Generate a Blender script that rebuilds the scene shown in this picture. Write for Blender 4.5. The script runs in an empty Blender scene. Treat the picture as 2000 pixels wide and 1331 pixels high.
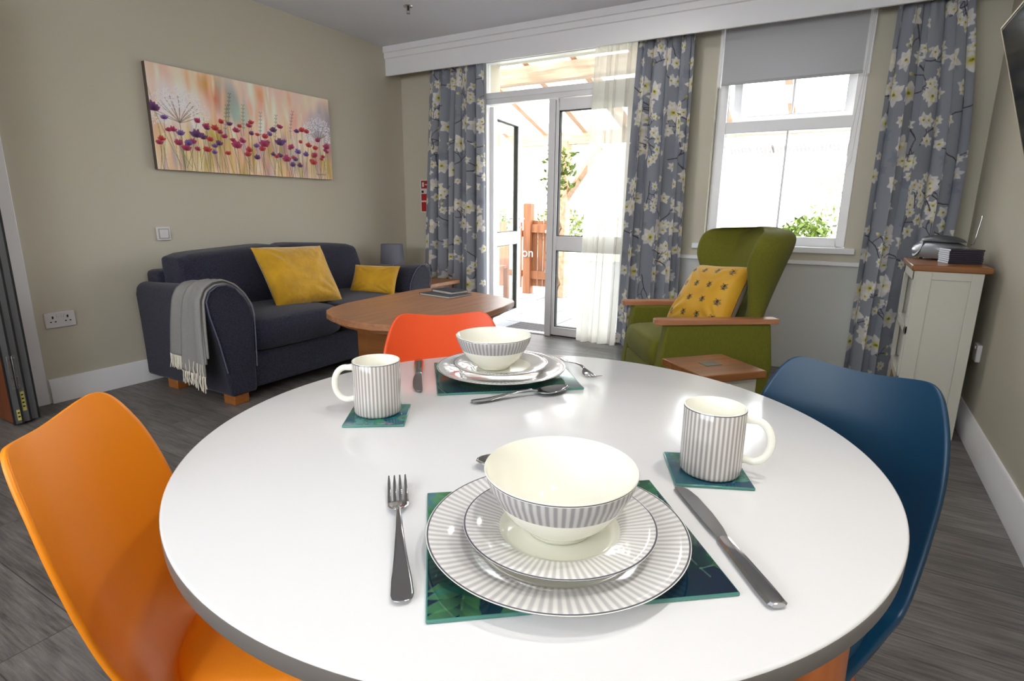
import bpy, bmesh, math, random
import numpy as np
from mathutils import Vector, Matrix
PI = math.pi
random.seed(7); rng = np.random.default_rng(7)
scene = bpy.context.scene
COL = scene.collection

# ------------------------------------------------------------------ camera, world, light, exposure
cam_d = bpy.data.cameras.new('camera'); cam = bpy.data.objects.new('camera', cam_d); COL.objects.link(cam)
YAW, PITCH, ROLL, FPX = -0.52520272, 0.23106422, 0.00956158, 1099.5518
fw = Vector((math.sin(YAW)*math.cos(PITCH), math.cos(YAW)*math.cos(PITCH), -math.sin(PITCH)))
r0 = Vector((math.cos(YAW), -math.sin(YAW), 0)); u0 = r0.cross(fw)
rr = r0*math.cos(ROLL)+u0*math.sin(ROLL); uu = u0*math.cos(ROLL)-r0*math.sin(ROLL)
M = Matrix((rr, uu, -fw)).transposed().to_4x4(); M.translation = Vector((0, 0, 1.08714))
cam.matrix_world = M
cam_d.sensor_width = 36.0; cam_d.lens = 36.0*FPX/2000.0; cam_d.clip_start = .02; cam_d.clip_end = 200
scene.camera = cam
vs = scene.view_settings
vs.view_transform = 'Standard'; vs.look = 'None'; vs.exposure = 0.08; vs.gamma = 1.0; vs.use_curve_mapping = False
scene.cycles.use_denoising = True
scene.cycles.max_bounces = 10; scene.cycles.diffuse_bounces = 5; scene.cycles.glossy_bounces = 4
scene.cycles.transparent_max_bounces = 16; scene.cycles.transmission_bounces = 8
scene.cycles.caustics_reflective = False; scene.cycles.caustics_refractive = False
scene.cycles.sample_clamp_indirect = 6.0
W = bpy.data.worlds.new('world'); scene.world = W; W.use_nodes = True
SKY = 8.0
bg = W.node_tree.nodes['Background']; bg.inputs[0].default_value = (.93, .97, 1.0, 1); bg.inputs[1].default_value = SKY

def area(name, loc, size, power, col=(1, 1, 1), rot=(0, 0, 0), shape='DISK', parent=None, spread=PI):
    l = bpy.data.lights.new(name, 'AREA'); l.shape = shape; l.size = size; l.energy = power; l.color = col; l.spread = spread
    o = bpy.data.objects.new(name, l); COL.objects.link(o); o.location = loc; o.rotation_euler = rot
    if parent: o.parent = parent
    return o
sun_d = bpy.data.lights.new('sun', 'SUN'); sun_d.energy = 4.0; sun_d.angle = math.radians(1.5); sun_d.color = (1, .95, .86)
sun = bpy.data.objects.new('sun', sun_d); COL.objects.link(sun)
sun.rotation_euler = Vector((-.45, -.35, .85)).to_track_quat('Z', 'Y').to_euler()   # high over the house, lighting the garden side
DOWNLIGHTS = [(-2.75, .1, 4), (.36, .95, 12), (-1.25, 3.3, 8), (-.9, -.9, 8), (-2.6, -1.5, 8), (.2, .3, 12)]
ROOM_P = 0.68

# ------------------------------------------------------------------ helpers
def lin(c):
    c = np.asarray(c, float)/255.0
    return np.where(c <= .04045, c/12.92, ((c+.055)/1.055)**2.4)
def lin4(c): return (*[float(v) for v in lin(c)], 1.0)

def mat(name, col, rough=.5, metal=0.0, spec=.5, cvar=None, bump=None, coat=0.0, sheen=0.0, trans=0.0, attr=False, emit=None):
    m = bpy.data.materials.new(name); m.use_nodes = True; nt = m.node_tree; N = nt.nodes; L = nt.links
    b = N['Principled BSDF']
    b.inputs['Base Color'].default_value = lin4(col); b.inputs['Roughness'].default_value = rough
    b.inputs['Metallic'].default_value = metal; b.inputs['Specular IOR Level'].default_value = spec
    b.inputs['Coat Weight'].default_value = coat; b.inputs['Coat Roughness'].default_value = .05
    b.inputs['Sheen Weight'].default_value = sheen
    if emit: b.inputs['Emission Color'].default_value = lin4(emit[0]); b.inputs['Emission Strength'].default_value = emit[1]
    tc = N.new('ShaderNodeTexCoord')
    src = None
    if attr:
        a = N.new('ShaderNodeAttribute'); a.attribute_name = 'Col'; src = a.outputs['Color']
    if cvar:   # (scale xyz, amount)
        mp = N.new('ShaderNodeMapping'); mp.inputs['Scale'].default_value = cvar[0] if hasattr(cvar[0], '__len__') else (cvar[0],)*3
        L.new(tc.outputs['Object'], mp.inputs['Vector'])
        n = N.new('ShaderNodeTexNoise'); n.inputs['Scale'].default_value = 1; n.inputs['Detail'].default_value = 5
        L.new(mp.outputs['Vector'], n.inputs['Vector'])
        hs = N.new('ShaderNodeMapRange'); hs.inputs['From Min'].default_value = .3; hs.inputs['From Max'].default_value = .7
        hs.inputs['To Min'].default_value = 1-cvar[1]; hs.inputs['To Max'].default_value = 1+cvar[1]
        L.new(n.outputs['Fac'], hs.inputs['Value'])
        mul = N.new('ShaderNodeVectorMath'); mul.operation = 'SCALE'
        if src is None: mul.inputs[0].default_value = lin4(col)[:3]
        else: L.new(src, mul.inputs[0])
        L.new(hs.outputs['Result'], mul.inputs['Scale']); src = mul.outputs['Vector']
    if src is not None: L.new(src, b.inputs['Base Color'])
    if bump:   # (scale, strength, distance)
        n = N.new('ShaderNodeTexNoise'); n.inputs['Scale'].default_value = bump[0]; n.inputs['Detail'].default_value = 3
        L.new(tc.outputs['Object'], n.inputs['Vector'])
        bp = N.new('ShaderNodeBump'); bp.inputs['Strength'].default_value = bump[1]; bp.inputs['Distance'].default_value = bump[2] if len(bump) > 2 else .002
        L.new(n.outputs['Fac'], bp.inputs['Height']); L.new(bp.outputs['Normal'], b.inputs['Normal'])
    return m

def wood(name, c1, c2, rough=.4, axis=0, scale=6.0, coat=0.0):
    m = bpy.data.materials.new(name); m.use_nodes = True; nt = m.node_tree; N = nt.nodes; L = nt.links
    b = N['Principled BSDF']; b.inputs['Roughness'].default_value = rough; b.inputs['Coat Weight'].default_value = coat
    tc = N.new('ShaderNodeTexCoord'); mp = N.new('ShaderNodeMapping')
    s = [scale*6]*3; s[axis] = scale*.5; mp.inputs['Scale'].default_value = s
    L.new(tc.outputs['Object'], mp.inputs['Vector'])
    n = N.new('ShaderNodeTexNoise'); n.inputs['Scale'].default_value = 1; n.inputs['Detail'].default_value = 6; n.inputs['Distortion'].default_value = .6
    L.new(mp.outputs['Vector'], n.inputs['Vector'])
    r = N.new('ShaderNodeValToRGB'); r.color_ramp.elements[0].position = .35; r.color_ramp.elements[1].position = .65
    r.color_ramp.elements[0].color = lin4(c1); r.color_ramp.elements[1].color = lin4(c2)
    L.new(n.outputs['Fac'], r.inputs['Fac']); L.new(r.outputs['Color'], b.inputs['Base Color'])
    return m

def glass(name, tint=(1, 1, 1), refl=.08):
    m = bpy.data.materials.new(name); m.use_nodes = True; nt = m.node_tree; N = nt.nodes; L = nt.links
    N.remove(N['Principled BSDF']); out = N['Material Output']
    t = N.new('ShaderNodeBsdfTransparent'); t.inputs[0].default_value = (*tint, 1)
    g = N.new('ShaderNodeBsdfGlossy'); g.inputs['Roughness'].default_value = .02
    mx = N.new('ShaderNodeMixShader'); mx.inputs[0].default_value = refl
    L.new(t.outputs[0], mx.inputs[1]); L.new(g.outputs[0], mx.inputs[2]); L.new(mx.outputs[0], out.inputs['Surface'])
    return m

class MB:
    def __init__(s): s.v = []; s.f = []
    def add(s, vs_, fs_):
        k = len(s.v); s.v += [tuple(v) for v in vs_]; s.f += [tuple(i+k for i in f) for f in fs_]; return s
    def box(s, x0, x1, y0, y1, z0, z1, R=None, o=None):
        vs_ = [Vector((x, y, z)) for x in (x0, x1) for y in (y0, y1) for z in (z0, z1)]
        if R is not None:
            c = Vector(o) if o is not None else Vector(((x0+x1)/2, (y0+y1)/2, (z0+z1)/2))
            vs_ = [R @ (v-c)+c for v in vs_]
        return s.add(vs_, [(0, 1, 3, 2), (4, 6, 7, 5), (0, 4, 5, 1), (2, 3, 7, 6), (0, 2, 6, 4), (1, 5, 7, 3)])
    def prism(s, poly, z0, z1):
        n = len(poly); vs_ = [(x, y, z0) for x, y in poly]+[(x, y, z1) for x, y in poly]
        return s.add(vs_, [tuple(range(n))[::-1], tuple(range(n, 2*n))]+[(i, (i+1) % n, (i+1) % n+n, i+n) for i in range(n)])
    def loft(s, rings, cap=True, close=True):
        n = len(rings[0]); vs_ = [p for r in rings for p in r]; fs_ = []
        for k in range(len(rings)-1):
            for i in range(n if close else n-1):
                j = (i+1) % n; fs_.append((k*n+i, k*n+j, (k+1)*n+j, (k+1)*n+i))
        if cap: fs_ += [tuple(range(n))[::-1], tuple(range((len(rings)-1)*n, len(rings)*n))]
        return s.add(vs_, fs_)
    def lathe(s, prof, n=64, c=(0, 0, 0)):   # prof: (r, z) ; r==0 ends are closed
        rings = []
        for r, z in prof:
            rings.append([(c[0]+max(r, 1e-5)*math.cos(2*PI*i/n), c[1]+max(r, 1e-5)*math.sin(2*PI*i/n), c[2]+z) for i in range(n)])
        return s.loft(rings, cap=False)
    def tube(s, pts, rad, n=10, flat=1.0, up=None):
        pts = [Vector(p) for p in pts]; rings = []
        if not hasattr(rad, '__len__'): rad = [rad]*len(pts)
        for i, p in enumerate(pts):
            d = (pts[min(i+1, len(pts)-1)]-pts[max(i-1, 0)]).normalized()
            a = Vector(up) if up else (Vector((0, 0, 1)) if abs(d.z) < .9 else Vector((1, 0, 0)))
            e = d.cross(a).normalized(); g = e.cross(d).normalized()
            if hasattr(rad[i], '__len__'): ra, rb = rad[i]
            else: ra, rb = rad[i], rad[i]*flat
            rings.append([p+e*ra*math.cos(2*PI*k/n)+g*rb*math.sin(2*PI*k/n) for k in range(n)])
        return s.loft(rings)
    def build(s, name, m, parent=None, bevel=0, seg=2, smooth=True, angle=40, sub=0, loc=None, solid=0, offset=0):
        me = bpy.data.meshes.new(name); me.from_pydata(s.v, [], s.f); me.update()
        bm = bmesh.new(); bm.from_mesh(me); bmesh.ops.remove_doubles(bm, verts=bm.verts, dist=1e-6)
        bmesh.ops.recalc_face_normals(bm, faces=bm.faces); bm.to_mesh(me); bm.free()
        if smooth:
            me.polygons.foreach_set('use_smooth', [True]*len(me.polygons)); me.set_sharp_from_angle(angle=math.radians(angle))
        me.materials.append(m)
        o = bpy.data.objects.new(name, me); COL.objects.link(o)
        if loc: o.location = loc
        if parent: o.parent = parent
        if solid:
            q = o.modifiers.new('solid', 'SOLIDIFY'); q.thickness = solid; q.offset = offset
        if bevel:
            q = o.modifiers.new('bevel', 'BEVEL'); q.width = bevel; q.segments = seg; q.limit_method = 'ANGLE'; q.angle_limit = math.radians(35)
        if sub:
            q = o.modifiers.new('sub', 'SUBSURF'); q.levels = sub; q.render_levels = sub
        return o

def gridmesh(name, P, m, parent=None, colors=None, solid=0, offset=0, two=None):
    """P: H x W x 3 points; colors: H x W x 3 linear"""
    H, Wd = P.shape[:2]
    me = bpy.data.meshes.new(name)
    idx = np.arange(H*Wd).reshape(H, Wd)
    q = np.stack([idx[:-1, :-1], idx[:-1, 1:], idx[1:, 1:], idx[1:, :-1]], -1).reshape(-1)
    nf = (H-1)*(Wd-1)
    me.vertices.add(H*Wd); me.vertices.foreach_set('co', P.reshape(-1).astype(np.float32))
    me.loops.add(nf*4); me.loops.foreach_set('vertex_index', q.astype(np.int32))
    me.polygons.add(nf); me.polygons.foreach_set('loop_start', (np.arange(nf)*4).astype(np.int32))
    me.polygons.foreach_set('use_smooth', np.ones(nf, bool))
    me.update(calc_edges=True); me.validate()
    if colors is not None:
        a = me.color_attributes.new('Col', 'FLOAT_COLOR', 'POINT')
        c = np.ones((H*Wd, 4), np.float32); c[:, :3] = colors.reshape(-1, 3)
        a.data.foreach_set('color', c.reshape(-1))
    me.materials.append(m)
    o = bpy.data.objects.new(name, me); COL.objects.link(o)
    if parent: o.parent = parent
    if solid:
        s = o.modifiers.new('solid', 'SOLIDIFY'); s.thickness = solid; s.offset = offset
    return o

def thing(name, label, cat, loc=(0, 0, 0), rz=0, group=None):
    o = bpy.data.objects.new(name, None); COL.objects.link(o); o.location = loc; o.rotation_euler = (0, 0, rz)
    o.empty_display_size = .05
    return tag(o, label, cat, group)
def tag(o, label, cat, group=None):
    o['label'] = label; o['category'] = cat
    if group: o['group'] = group
    return o
def struct(o, label=None):
    o['kind'] = 'structure'
    if label: o['label'] = label
    return o
def copy_tree(o, parent=None):
    c = o.copy(); COL.objects.link(c)
    if parent: c.parent = parent
    for ch in list(o.children): copy_tree(ch, c)
    return c

class Canvas:   # pattern raster, sampled per vertex (sRGB 0..255)
    def __init__(s, w, h, res, col):
        s.W, s.H, s.res = int(round(w/res))+1, int(round(h/res))+1, res
        s.a = np.zeros((s.H, s.W, 3)); s.a[:] = col
        s.y, s.x = np.mgrid[0:s.H, 0:s.W].astype(float)*res
    def _win(s, x, y, R):
        i0 = max(int((y-R)/s.res), 0); i1 = min(int((y+R)/s.res)+2, s.H); j0 = max(int((x-R)/s.res), 0); j1 = min(int((x+R)/s.res)+2, s.W)
        if i0 >= i1 or j0 >= j1: return None
        return (slice(i0, i1), slice(j0, j1))
    def put(s, w, m, col):
        m = np.clip(m, 0, 1)[..., None]; s.a[w] = s.a[w]*(1-m)+np.asarray(col, float)*m
    def ell(s, x, y, a, b, rot, col, alpha=1, soft=.15):
        w = s._win(x, y, max(a, b)*(1+soft)+s.res)
        if w is None: return
        dx, dy = s.x[w]-x, s.y[w]-y; c, t = math.cos(rot), math.sin(rot)
        d = np.hypot((dx*c+dy*t)/a, (-dx*t+dy*c)/b)
        s.put(w, alpha*(1+soft*.5-d)/max(soft, s.res/min(a, b)), col)
    def petal(s, x, y, ln, wd, ang, c0, c1, alpha=1, k=.8):
        w = s._win(x+ln/2*math.cos(ang), y+ln/2*math.sin(ang), ln*.62+s.res)
        if w is None: return
        dx, dy = s.x[w]-x, s.y[w]-y; c, t = math.cos(ang), math.sin(ang)
        p = (dx*c+dy*t)/ln; q_ = np.abs(-dx*t+dy*c)
        pc = np.clip(p, 0, 1); half = wd*np.sin(PI*pc**k)**.8
        m = np.clip((half-q_)/s.res+.5, 0, 1)*(p > 0)*(p < 1)*alpha
        col = np.asarray(c0, float)*(1-np.clip(pc*1.6, 0, 1))[..., None]+np.asarray(c1, float)*np.clip(pc*1.6, 0, 1)[..., None]
        m = m[..., None]; s.a[w] = s.a[w]*(1-m)+col*m
    def line(s, pts, wd, col, alpha=1):
        for (x0, y0), (x1, y1) in zip(pts[:-1], pts[1:]):
            w = s._win((x0+x1)/2, (y0+y1)/2, math.hypot(x1-x0, y1-y0)/2+wd+s.res)
            if w is None: continue
            dx, dy = x1-x0, y1-y0; L2 = dx*dx+dy*dy+1e-12
            t = np.clip(((s.x[w]-x0)*dx+(s.y[w]-y0)*dy)/L2, 0, 1)
            d = np.hypot(s.x[w]-x0-t*dx, s.y[w]-y0-t*dy)
            s.put(w, alpha*np.clip((wd-d)/s.res+.5, 0, 1), col)
    def lin(s): return lin(np.clip(s.a, 0, 255))

def curve_pts(x, y, ang, ln, n=8, wob=.35, R=random):
    p = [(x, y)]
    for i in range(n):
        ang += R.uniform(-wob, wob); x += ln/n*math.cos(ang); y += ln/n*math.sin(ang); p.append((x, y))
    return p, ang

# ------------------------------------------------------------------ materials
m_wall = mat('sage_paint', (204, 198, 182), .75, spec=.2, bump=(220, .08, .001))
m_ceil = mat('ceiling_paint', (228, 230, 238), .8, spec=.15)
m_white = mat('white_gloss_paint', (240, 240, 244), .4)
m_upvc = mat('white_upvc', (240, 240, 244), .28)
m_seal = mat('black_rubber_seal', (28, 28, 30), .6)
m_plastic = mat('white_plastic', (222, 220, 222), .3)
m_dark = mat('dark_slot', (20, 18, 18), .6)
m_glass = glass('window_glass', (.97, .985, .98), .05)
m_chrome = mat('polished_steel', (190, 190, 192), .12, 1.0)
m_steel = mat('brushed_steel', (170, 170, 172), .3, 1.0)
m_table = mat('white_laminate', (225, 225, 227), .16, spec=.5)
m_china = mat('cream_bone_china', (238, 237, 226), .08, spec=.55, coat=.15)
m_oak = wood('oak_veneer', (170, 118, 84), (190, 136, 98), .33, 1, 5)
m_oakx = wood('warm_oak', (132, 82, 42), (156, 100, 54), .35, 0, 5)
m_oakarm = wood('armrest_oak', (176, 116, 82), (196, 138, 100), .35, 0, 6)
m_leg = wood('beech_leg', (158, 88, 42), (178, 104, 52), .4, 2, 6)
m_sofa = mat('charcoal_weave', (45, 45, 61), .9, spec=.2, cvar=((120, 160, 160), .5), bump=(260, .8, .003), sheen=.15)
m_pipe = mat('grey_blue_piping', (92, 96, 116), .8)
m_green = mat('olive_green_weave', (110, 110, 34), .85, spec=.25, cvar=((300, 300, 60), .12), bump=(500, .4, .002), sheen=.1)
m_yel = mat('mustard_velvet', (206, 156, 18), .6, spec=.3, cvar=(9, .16), bump=(14, .5, .02), sheen=.5)
m_throw = mat('grey_wool', (150, 148, 146), .95, spec=.1, cvar=(300, .12), bump=(600, .6, .002))
m_fringe = mat('cream_fringe', (225, 218, 202), .9)
m_curt = mat('magnolia_print_cloth', (140, 146, 160), .75, spec=.2, attr=True, bump=(700, .3, .001))
m_lampshade = mat('grey_linen_shade', (118, 118, 132), .85, bump=(500, .4, .001))
m_cab = mat('cream_painted_wood', (200, 197, 186), .5)
m_gatewood = wood('cedar_outdoor', (138, 88, 58), (166, 112, 76), .7, 2, 3)
m_raft = wood('larch_rafter', (188, 146, 118), (214, 176, 148), .7, 1, 3)
m_beam = wood('larch_beam', (176, 148, 128), (222, 196, 172), .7, 0, 4)

def stripes(name, n, z0=None, z1=None, rads=None, line_r=None, line_z=None, dark=(196, 195, 196), light=(232, 230, 227), rough=.08):
    """fine ray / vertical stripes on bone china by angle round the piece's own axis; bands limited by height or radius"""
    m = bpy.data.materials.new(name); m.use_nodes = True; nt = m.node_tree; N = nt.nodes; L = nt.links
    b = N['Principled BSDF']; b.inputs['Roughness'].default_value = rough; b.inputs['Coat Weight'].default_value = .12; b.inputs['Coat Roughness'].default_value = .05
    tc = N.new('ShaderNodeTexCoord'); sp = N.new('ShaderNodeSeparateXYZ'); L.new(tc.outputs['Object'], sp.inputs[0])
    def op(o, a, b_=None, c=None):
        k = N.new('ShaderNodeMath'); k.operation = o
        for i, v in enumerate((a, b_, c)):
            if v is None: continue
            if isinstance(v, (int, float)): k.inputs[i].default_value = v
            else: L.new(v, k.inputs[i])
        return k.outputs[0]
    ang = op('ARCTAN2', sp.outputs['Y'], sp.outputs['X'])
    s = op('SINE', op('MULTIPLY', ang, float(n)))
    s = op('MULTIPLY_ADD', s, .75, .5); k = N.new('ShaderNodeClamp'); L.new(s, k.inputs[0]); s = k.outputs[0]
    rad = op('SQRT', op('ADD', op('MULTIPLY', sp.outputs['X'], sp.outputs['X']), op('MULTIPLY', sp.outputs['Y'], sp.outputs['Y'])))
    sel = None
    if z0 is not None: sel = op('MULTIPLY', op('GREATER_THAN', sp.outputs['Z'], z0), op('LESS_THAN', sp.outputs['Z'], z1))
    if rads:
        t = op('MULTIPLY', op('GREATER_THAN', rad, rads[0]), op('LESS_THAN', rad, rads[1])); sel = t if sel is None else op('MULTIPLY', sel, t)
    mx = N.new('ShaderNodeMix'); mx.data_type = 'RGBA'; mx.inputs['A'].default_value = lin4(light); mx.inputs['B'].default_value = lin4(dark)
    L.new(s, mx.inputs['Factor'])
    m2 = N.new('ShaderNodeMix'); m2.data_type = 'RGBA'; m2.inputs['A'].default_value = lin4((238, 237, 226)); L.new(mx.outputs['Result'], m2.inputs['B'])
    if sel is None: m2.inputs['Factor'].default_value = 1
    else: L.new(sel, m2.inputs['Factor'])
    col = m2.outputs['Result']
    if line_r: ln = op('MULTIPLY', op('GREATER_THAN', rad, line_r[0]), op('LESS_THAN', rad, line_r[1]))
    if line_z: ln = op('MULTIPLY', op('GREATER_THAN', sp.outputs['Z'], line_z[0]), op('LESS_THAN', sp.outputs['Z'], line_z[1]))
    if line_r or line_z:
        m3 = N.new('ShaderNodeMix'); m3.data_type = 'RGBA'; L.new(col, m3.inputs['A']); m3.inputs['B'].default_value = lin4((92, 92, 104)); L.new(ln, m3.inputs['Factor']); col = m3.outputs['Result']
    L.new(col, b.inputs['Base Color'])
    return m

# ------------------------------------------------------------------ room shell
XL, XR, YF, ZC, YB = -3.72, .64, 4.33, 2.46, -2.6
OPEN_Y0, OPEN_Y1 = -.9, 1.20             # wide opening in the left wall beside the folded doors

def floor_mat():
    m = bpy.data.materials.new('grey_oak_vinyl_planks'); m.use_nodes = True; nt = m.node_tree; N = nt.nodes; L = nt.links
    b = N['Principled BSDF']; b.inputs['Roughness'].default_value = .42; b.inputs['Specular IOR Level'].default_value = .45
    tc = N.new('ShaderNodeTexCoord')
    br = N.new('ShaderNodeTexBrick'); br.inputs['Scale'].default_value = 1; br.offset = .37; br.inputs['Brick Width'].default_value = 1.2; br.inputs['Row Height'].default_value = .18
    br.inputs['Mortar Size'].default_value = .0016; br.inputs['Mortar Smooth'].default_value = .2; br.inputs['Bias'].default_value = 0
    br.inputs['Color1'].default_value = (.0, .0, .0, 1); br.inputs['Color2'].default_value = (1, 1, 1, 1); br.inputs['Mortar'].default_value = (.5, .5, .5, 1)
    L.new(tc.outputs['Object'], br.inputs['Vector'])
    # per-plank shift of the grain
    sc = N.new('ShaderNodeVectorMath'); sc.operation = 'SCALE'; sc.inputs['Scale'].default_value = 7.3; L.new(br.outputs['Color'], sc.inputs[0])
    ad = N.new('ShaderNodeVectorMath'); ad.operation = 'ADD'; L.new(tc.outputs['Object'], ad.inputs[0]); L.new(sc.outputs['Vector'], ad.inputs[1])
    mp = N.new('ShaderNodeMapping'); mp.inputs['Scale'].default_value = (2.2, 9, 1); L.new(ad.outputs['Vector'], mp.inputs['Vector'])
    n0 = N.new('ShaderNodeTexNoise'); n0.inputs['Scale'].default_value = .8; n0.inputs['Detail'].default_value = 1; L.new(mp.outputs['Vector'], n0.inputs['Vector'])
    ri = N.new('ShaderNodeMath'); ri.operation = 'MULTIPLY'; ri.inputs[1].default_value = 26; L.new(n0.outputs['Fac'], ri.inputs[0])
    sn = N.new('ShaderNodeMath'); sn.operation = 'SINE'; L.new(ri.outputs[0], sn.inputs[0])
    mp2 = N.new('ShaderNodeMapping'); mp2.inputs['Scale'].default_value = (7, 110, 1); L.new(ad.outputs['Vector'], mp2.inputs['Vector'])
    n1 = N.new('ShaderNodeTexNoise'); n1.inputs['Scale'].default_value = 1; n1.inputs['Detail'].default_value = 6; n1.inputs['Roughness'].default_value = .7; L.new(mp2.outputs['Vector'], n1.inputs['Vector'])
    a1 = N.new('ShaderNodeMath'); a1.operation = 'MULTIPLY_ADD'; a1.inputs[1].default_value = .05; L.new(sn.outputs[0], a1.inputs[0]); L.new(n1.outputs['Fac'], a1.inputs[2])
    sx = N.new('ShaderNodeSeparateXYZ'); L.new(br.outputs['Color'], sx.inputs[0])
    a2 = N.new('ShaderNodeMath'); a2.operation = 'MULTIPLY_ADD'; a2.inputs[1].default_value = .10; L.new(sx.outputs['X'], a2.inputs[0]); L.new(a1.outputs[0], a2.inputs[2])
    r = N.new('ShaderNodeValToRGB'); e = r.color_ramp.elements; e[0].position = .34; e[1].position = .78; e[0].color = lin4((74, 69, 67)); e[1].color = lin4((132, 127, 124))
    L.new(a2.outputs[0], r.inputs['Fac'])
    mx = N.new('ShaderNodeMix'); mx.data_type = 'RGBA'; L.new(br.outputs['Fac'], mx.inputs['Factor']); L.new(r.outputs['Color'], mx.inputs['A']); mx.inputs['B'].default_value = lin4((62, 58, 57))
    L.new(mx.outputs['Result'], b.inputs['Base Color'])
    bp = N.new('ShaderNodeBump'); bp.inputs['Strength'].default_value = .25; bp.inputs['Distance'].default_value = .002
    L.new(n1.outputs['Fac'], bp.inputs['Height']); L.new(bp.outputs['Normal'], b.inputs['Normal'])
    return m

struct(MB().box(XL-2.2, XR+.2, YB-.2, YF+.12, -.05, 0).build('floor', floor_mat()))
struct(MB().box(XL-2.2, XR+.2, YB-.2, YF+.3, ZC, ZC+.1).build('ceiling', m_ceil))
w = MB()
w.box(XL-.12, XL, OPEN_Y1, YF, 0, ZC); w.box(XL-.12, XL, YB, OPEN_Y0, 0, ZC); w.box(XL-.12, XL, OPEN_Y0, OPEN_Y1, 2.15, ZC)
struct(w.build('wall_left', m_wall))
struct(MB().box(XR, XR+.12, YB, YF+.3, 0, ZC).build('wall_right', m_wall))
BX0, BX1, BZ0, BZ1 = -3.2, .4, 1.12, 2.34     # unseen opening behind the viewpoint, added to let in fill light
w = MB()
w.box(XL-2.2, BX0, YB-.12, YB, 0, ZC); w.box(BX1, XR, YB-.12, YB, 0, ZC); w.box(BX0, BX1, YB-.12, YB, 0, BZ0); w.box(BX0, BX1, YB-.12, YB, BZ1, ZC)
struct(w.build('wall_back', m_wall, smooth=False))
w = MB()
for a_, b_, c_, d_ in [(BX0, BX0+.06, BZ0, BZ1), (BX1-.06, BX1, BZ0, BZ1), (BX0, BX1, BZ0, BZ0+.06), (BX0, BX1, BZ1-.06, BZ1), (-1.34, -1.28, BZ0, BZ1)]: w.box(a_, b_, YB-.09, YB-.03, c_, d_)
struct(w.build('added_fill_window', m_upvc))  # frame of the added fill-light opening
struct(MB().box(XL-2.2, XL-2.1, YB, OPEN_Y1+.3, 0, ZC).box(XL-2.1, XL-.12, OPEN_Y1+.2, OPEN_Y1+.3, 0, ZC).build('wall_lobby', m_wall))
DX0, DX1, DZ = -2.83, -1.40, 2.31
WX0, WX1, WZ0, WZ1 = -.893, .005, .838, 2.30
w = MB()
T_ = .30
for b_ in [(XL-.12, DX0, 0, ZC), (DX0, DX1, DZ, ZC), (DX1, WX0, 0, ZC), (WX0, WX1, 0, WZ0), (WX0, WX1, WZ1, ZC), (WX1, XR, 0, ZC)]:
    w.box(b_[0], b_[1], YF, YF+T_, b_[2], b_[3])
struct(w.build('wall_far', m_wall, smooth=False))
# skirting
def skirt(name, x0, x1, y0, y1, ax):
    b_ = MB(); h = .135
    prof = [(0, 0), (.024, 0), (.024, .095), (.016, .108), (.014, .125), (.008, h), (0, h)]
    if ax == 'L': rings = [[(XL+p, y, z) for p, z in prof] for y in (y0, y1)]
    if ax == 'R': rings = [[(XR-p, y, z) for p, z in prof] for y in (y0, y1)]
    if ax == 'F': rings = [[(x, YF-p, z) for p, z in prof] for x in (x0, x1)]
    b_.loft(rings); return struct(b_.build(name, m_white))
skirt('baseboard_left', 0, 0, 1.29, YF, 'L'); skirt('baseboard_right', 0, 0, YB, YF, 'R'); skirt('baseboard_far', XL+.03, DX0-.06, 0, 0, 'F')
# door casing on the left wall and pelmet across the far wall
struct(MB().box(XL-.12, XL+.016, 1.20, 1.280, 0, 2.2).build('trim_1', m_white, bevel=.004))
pel = MB()
prof = [(4.145, 2.225), (4.125, 2.225), (4.125, 2.362), (4.112, 2.366), (4.112, 2.408), (4.098, 2.412), (4.098, ZC), (4.145, ZC)]
pel.loft([[(x, y, z) for y, z in prof] for x in (XL, XR)])
struct(pel.build('trim_2', m_white, smooth=False), 'white stepped pelmet board along the top of the far wall')
# boxed panel with ledge under the window
struct(MB().box(-1.16, .30, YF-.03, YF, 0, .735).build('trim_3', mat('panel_paint', (206, 207, 205), .6), bevel=.003))
struct(MB().box(-1.17, .31, YF-.045, YF, .735, .762).build('trim_4', m_white, bevel=.004))

# window ------------------------------------------------------------
wy0, wy1 = 4.395, 4.455
wr = bpy.data.objects.new('window_1', None); COL.objects.link(wr); wr.location = (0, wy0, 0); wr['kind'] = 'structure'
def wb(*a): return MB().box(*a)
f_ = MB(); fx0, fx1, fz0, fz1 = WX0, WX1, WZ0+.012, WZ1
for b_ in [(fx0, fx0+.07, fz0, fz1), (fx1-.052, fx1, fz0, fz1), (fx0+.07, fx1-.052, fz0, fz0+.062), (fx0+.07, fx1-.052, fz1-.06, fz1), (fx0+.07, fx1-.052, 1.612, 1.688)]:
    f_.box(b_[0], b_[1], 0, .06, b_[2], b_[3])
f_.build('window_frame', m_upvc, wr, bevel=.005)
# opening top vent, ajar outward at the bottom
v_ = MB(); R_ = Matrix.Rotation(math.radians(7), 3, 'X'); oo = (0, .07, 2.2)
for b_ in [(-.80, -.745, 1.69, 2.23), (-.10, -.052, 1.69, 2.23), (-.745, -.10, 1.69, 1.735), (-.745, -.10, 2.18, 2.23)]:
    v_.box(b_[0], b_[1], .05, .095, b_[2], b_[3], R_, oo)
v_.build('vent_sash', m_upvc, wr, bevel=.004)
g_ = MB().box(-.745, -.10, .07, .074, 1.735, 2.18, R_, oo).box(fx0+.07, fx1-.052, .03, .034, fz0+.062, 1.612)
g_.build('window_glass', m_glass, wr, smooth=False)
MB().box(-.428, -.414, .022, .042, fz0+.062, 1.612).box(-.424, -.410, .06, .08, 1.735, 2.18, R_, oo).build('glazing_bar', m_upvc, wr, bevel=.002)
MB().box(-.08, -.055, -.012, 0, .985, 1.0).box(-.075, -.065, -.02, -.01, .985, .995).build('window_catch', m_chrome, wr)
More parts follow.
